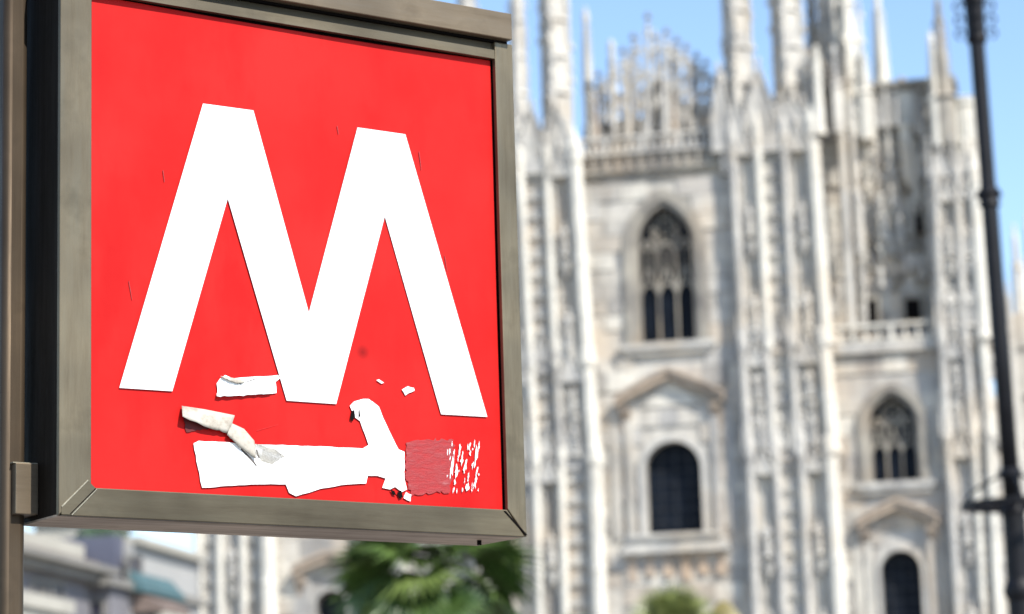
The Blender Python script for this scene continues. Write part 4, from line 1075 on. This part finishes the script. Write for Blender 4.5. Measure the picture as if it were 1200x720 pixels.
# white block beyond, its lit side running back
uC = uB1 + .35; wC0 = wB + .8
uC_z = uline(137, 632, uC)[1]; wC1 = uline(231, 655, uC)[0]
BC = empty('apartment_building', FO, FA, 'white building with teal awning and brown tiled roof below, left of the cathedral', 'building', 'buildings along the square')
zC0 = uline(137, 686, uC)[1]
b = MB(); b.box(uC - 12, uC, wB + 9.3, wC1, 0, uC_z); b.box(uC - 4, uC, wC0, wB + 9.3, zC0 - 4, uC_z); b.build('wall', M_whitep, BC)
b = MB(); b.box(uC - 12, uC + .35, wC0 + .1, wC1 + .2, uC_z, uC_z + .3); b.build('cornice', M_cream, BC)
wE = uline(227, 690, uC + 1.0)[0]; wF = uline(227, 700, uC + 1.4)[0]; wT = uline(172, 680, uC + .8)[0]; zT = uline(172, 670, uC + .8)[1]; zT2 = uline(172, 684, uC + 1.0)[1]
b = MB(); b.add([(uC + .02, wT, zT + .1), (uC + .02, wE, zT + .1), (uC + .6, wE, zT2), (uC + .6, wT, zT2), (uC + .02, wT, zT2 - .2), (uC + .02, wE, zT2 - .2), (uC + .6, wE, zT2 - .25), (uC + .6, wT, zT2 - .25)], [(0, 3, 2, 1), (4, 5, 6, 7), (0, 1, 5, 4), (1, 2, 6, 5), (2, 3, 7, 6), (3, 0, 4, 7)]); b.build('awning', M_teal, BC)
zR = uline(142, 685, uC + .3)[1]; zR2 = uline(150, 699, uC + 1.2)[1]
b = MB(); b.add([(uC, wC0, zR), (uC, wF, zR), (uC + 1.25, wF, zR2), (uC + 1.25, wC0, zR2), (uC, wC0, zR2 - .3), (uC, wF, zR2 - .3), (uC + 1.25, wF, zR2 - .3), (uC + 1.25, wC0, zR2 - .3)], [(0, 3, 2, 1), (4, 5, 6, 7), (0, 1, 5, 4), (1, 2, 6, 5), (2, 3, 7, 6), (3, 0, 4, 7)]); b.build('roof', M_tile, BC)
b = MB(); b.box(uC + .02, uC + .7, wC0 + .4, wF, 0, zR2 - .3); b.build('lower_wall', M_grey, BC)
b = MB()
w0_, w1_ = wC0 + .2, wF; n = 12

b.box(uC + .95, uC + 1.35, w0_, w1_, zR2 - .5, zR2 - .32)
b.build('parapet', M_cream, BC)
src = None
for i in range(n):
    w_ = w0_ + (w1_ - w0_) * (i + .5) / n
    if src is None:
        b = MB(); b.lathe(0, 0, [(.34, -4.5), (.34, -4.2), (.26, -4.0), (.23, -.3), (.34, -.1), (.34, 0)], 10); src = b.build('column', M_cream, BC); src.location = (uC + 1.12, w_, zR2 - .5)
    else: inst(src, BC, (uC + 1.12, w_, zR2 - .5))
b = MB(); b.box(uC + .8, uC + 1.6, w0_ - .5, w1_, 0, zR2 - 5.02); b.build('arcade_base', M_stone, BC)
for px in (150, 158):
    w_, z_ = uline(px, 682, uC); f = MB(); f.strip([(0, 0), (0, 1.0), (.7, 1.0), (.7, 0)], [(-.1, 0), (-.1, 1.1), (.8, 1.1), (.8, 0)], -.06, .08)
    o = f.build('window', M_stone, BC); o.location = (uC, w_, z_); o.rotation_euler = (0, 0, pi / 2); q = MB(); q.box(0, .7, -.02, .04, 0, 1.0); q.build('pane', M_dk, o)
# farther cream building just over the roofs
BD = empty('apartment_building', FO, FA, 'bright cream building top just under the sign box, behind the roof plants', 'building', 'buildings along the square')
uD0, zD1 = fx(60, 622, wB + 14); uD1 = fx(134, 622, wB + 14)[0]
b = MB(); b.box(uD0, uD1, wB + 12, wB + 16, 0, zD1); b.build('wall', M_cream, BD)
b = MB(); b.box(uD0 - .2, uD1 + .2, wB + 11.8, wB + 16.2, zD1, zD1 + .3); b.build('cornice', M_stone, BD)
# roof plants
M_shrub = simple('roof_plant_leaf', (.05, .09, .05), .6, 0, .4, 3)
def shrub(px, py, w, R, label, seed):
    r = random.Random(seed); u, z = fx(px, py, w); p = FO + FU * u + FN * w
    P = empty('roof_shrub', (p.x, p.y, zB1), FA, label, 'shrub', 'plants on the roof terrace'); b = MB()
    for i in range(260):
        v = Vector((r.gauss(0, 1), r.gauss(0, 1), r.gauss(0, .7))).normalized() * R * r.uniform(.4, 1); v.z = abs(v.z) * .8 + .15
        d = Vector((r.gauss(0, 1), r.gauss(0, 1), r.gauss(0, 1))).normalized(); e = d.orthogonal().normalized(); s = .13
        b.add([v + d * s, v + e * s * .5, v - d * s, v - e * s * .5], [(0, 1, 2, 3)])
    b.build('foliage', M_shrub, P); b = MB(); b.bar((0, 0, 0), (0, 0, R * .6), .05, 5); b.build('stem', M_trunk, P)
shrub(104, 630, wB + 2, .55, 'low green shrub on the blue grey roof, left one', 1); shrub(119, 630, wB + 2.5, .75, 'rounder dark green shrub on the blue grey roof, middle one', 2); shrub(140, 634, wB + 3, .5, 'small green shrub at the right end of the roof terrace', 3)
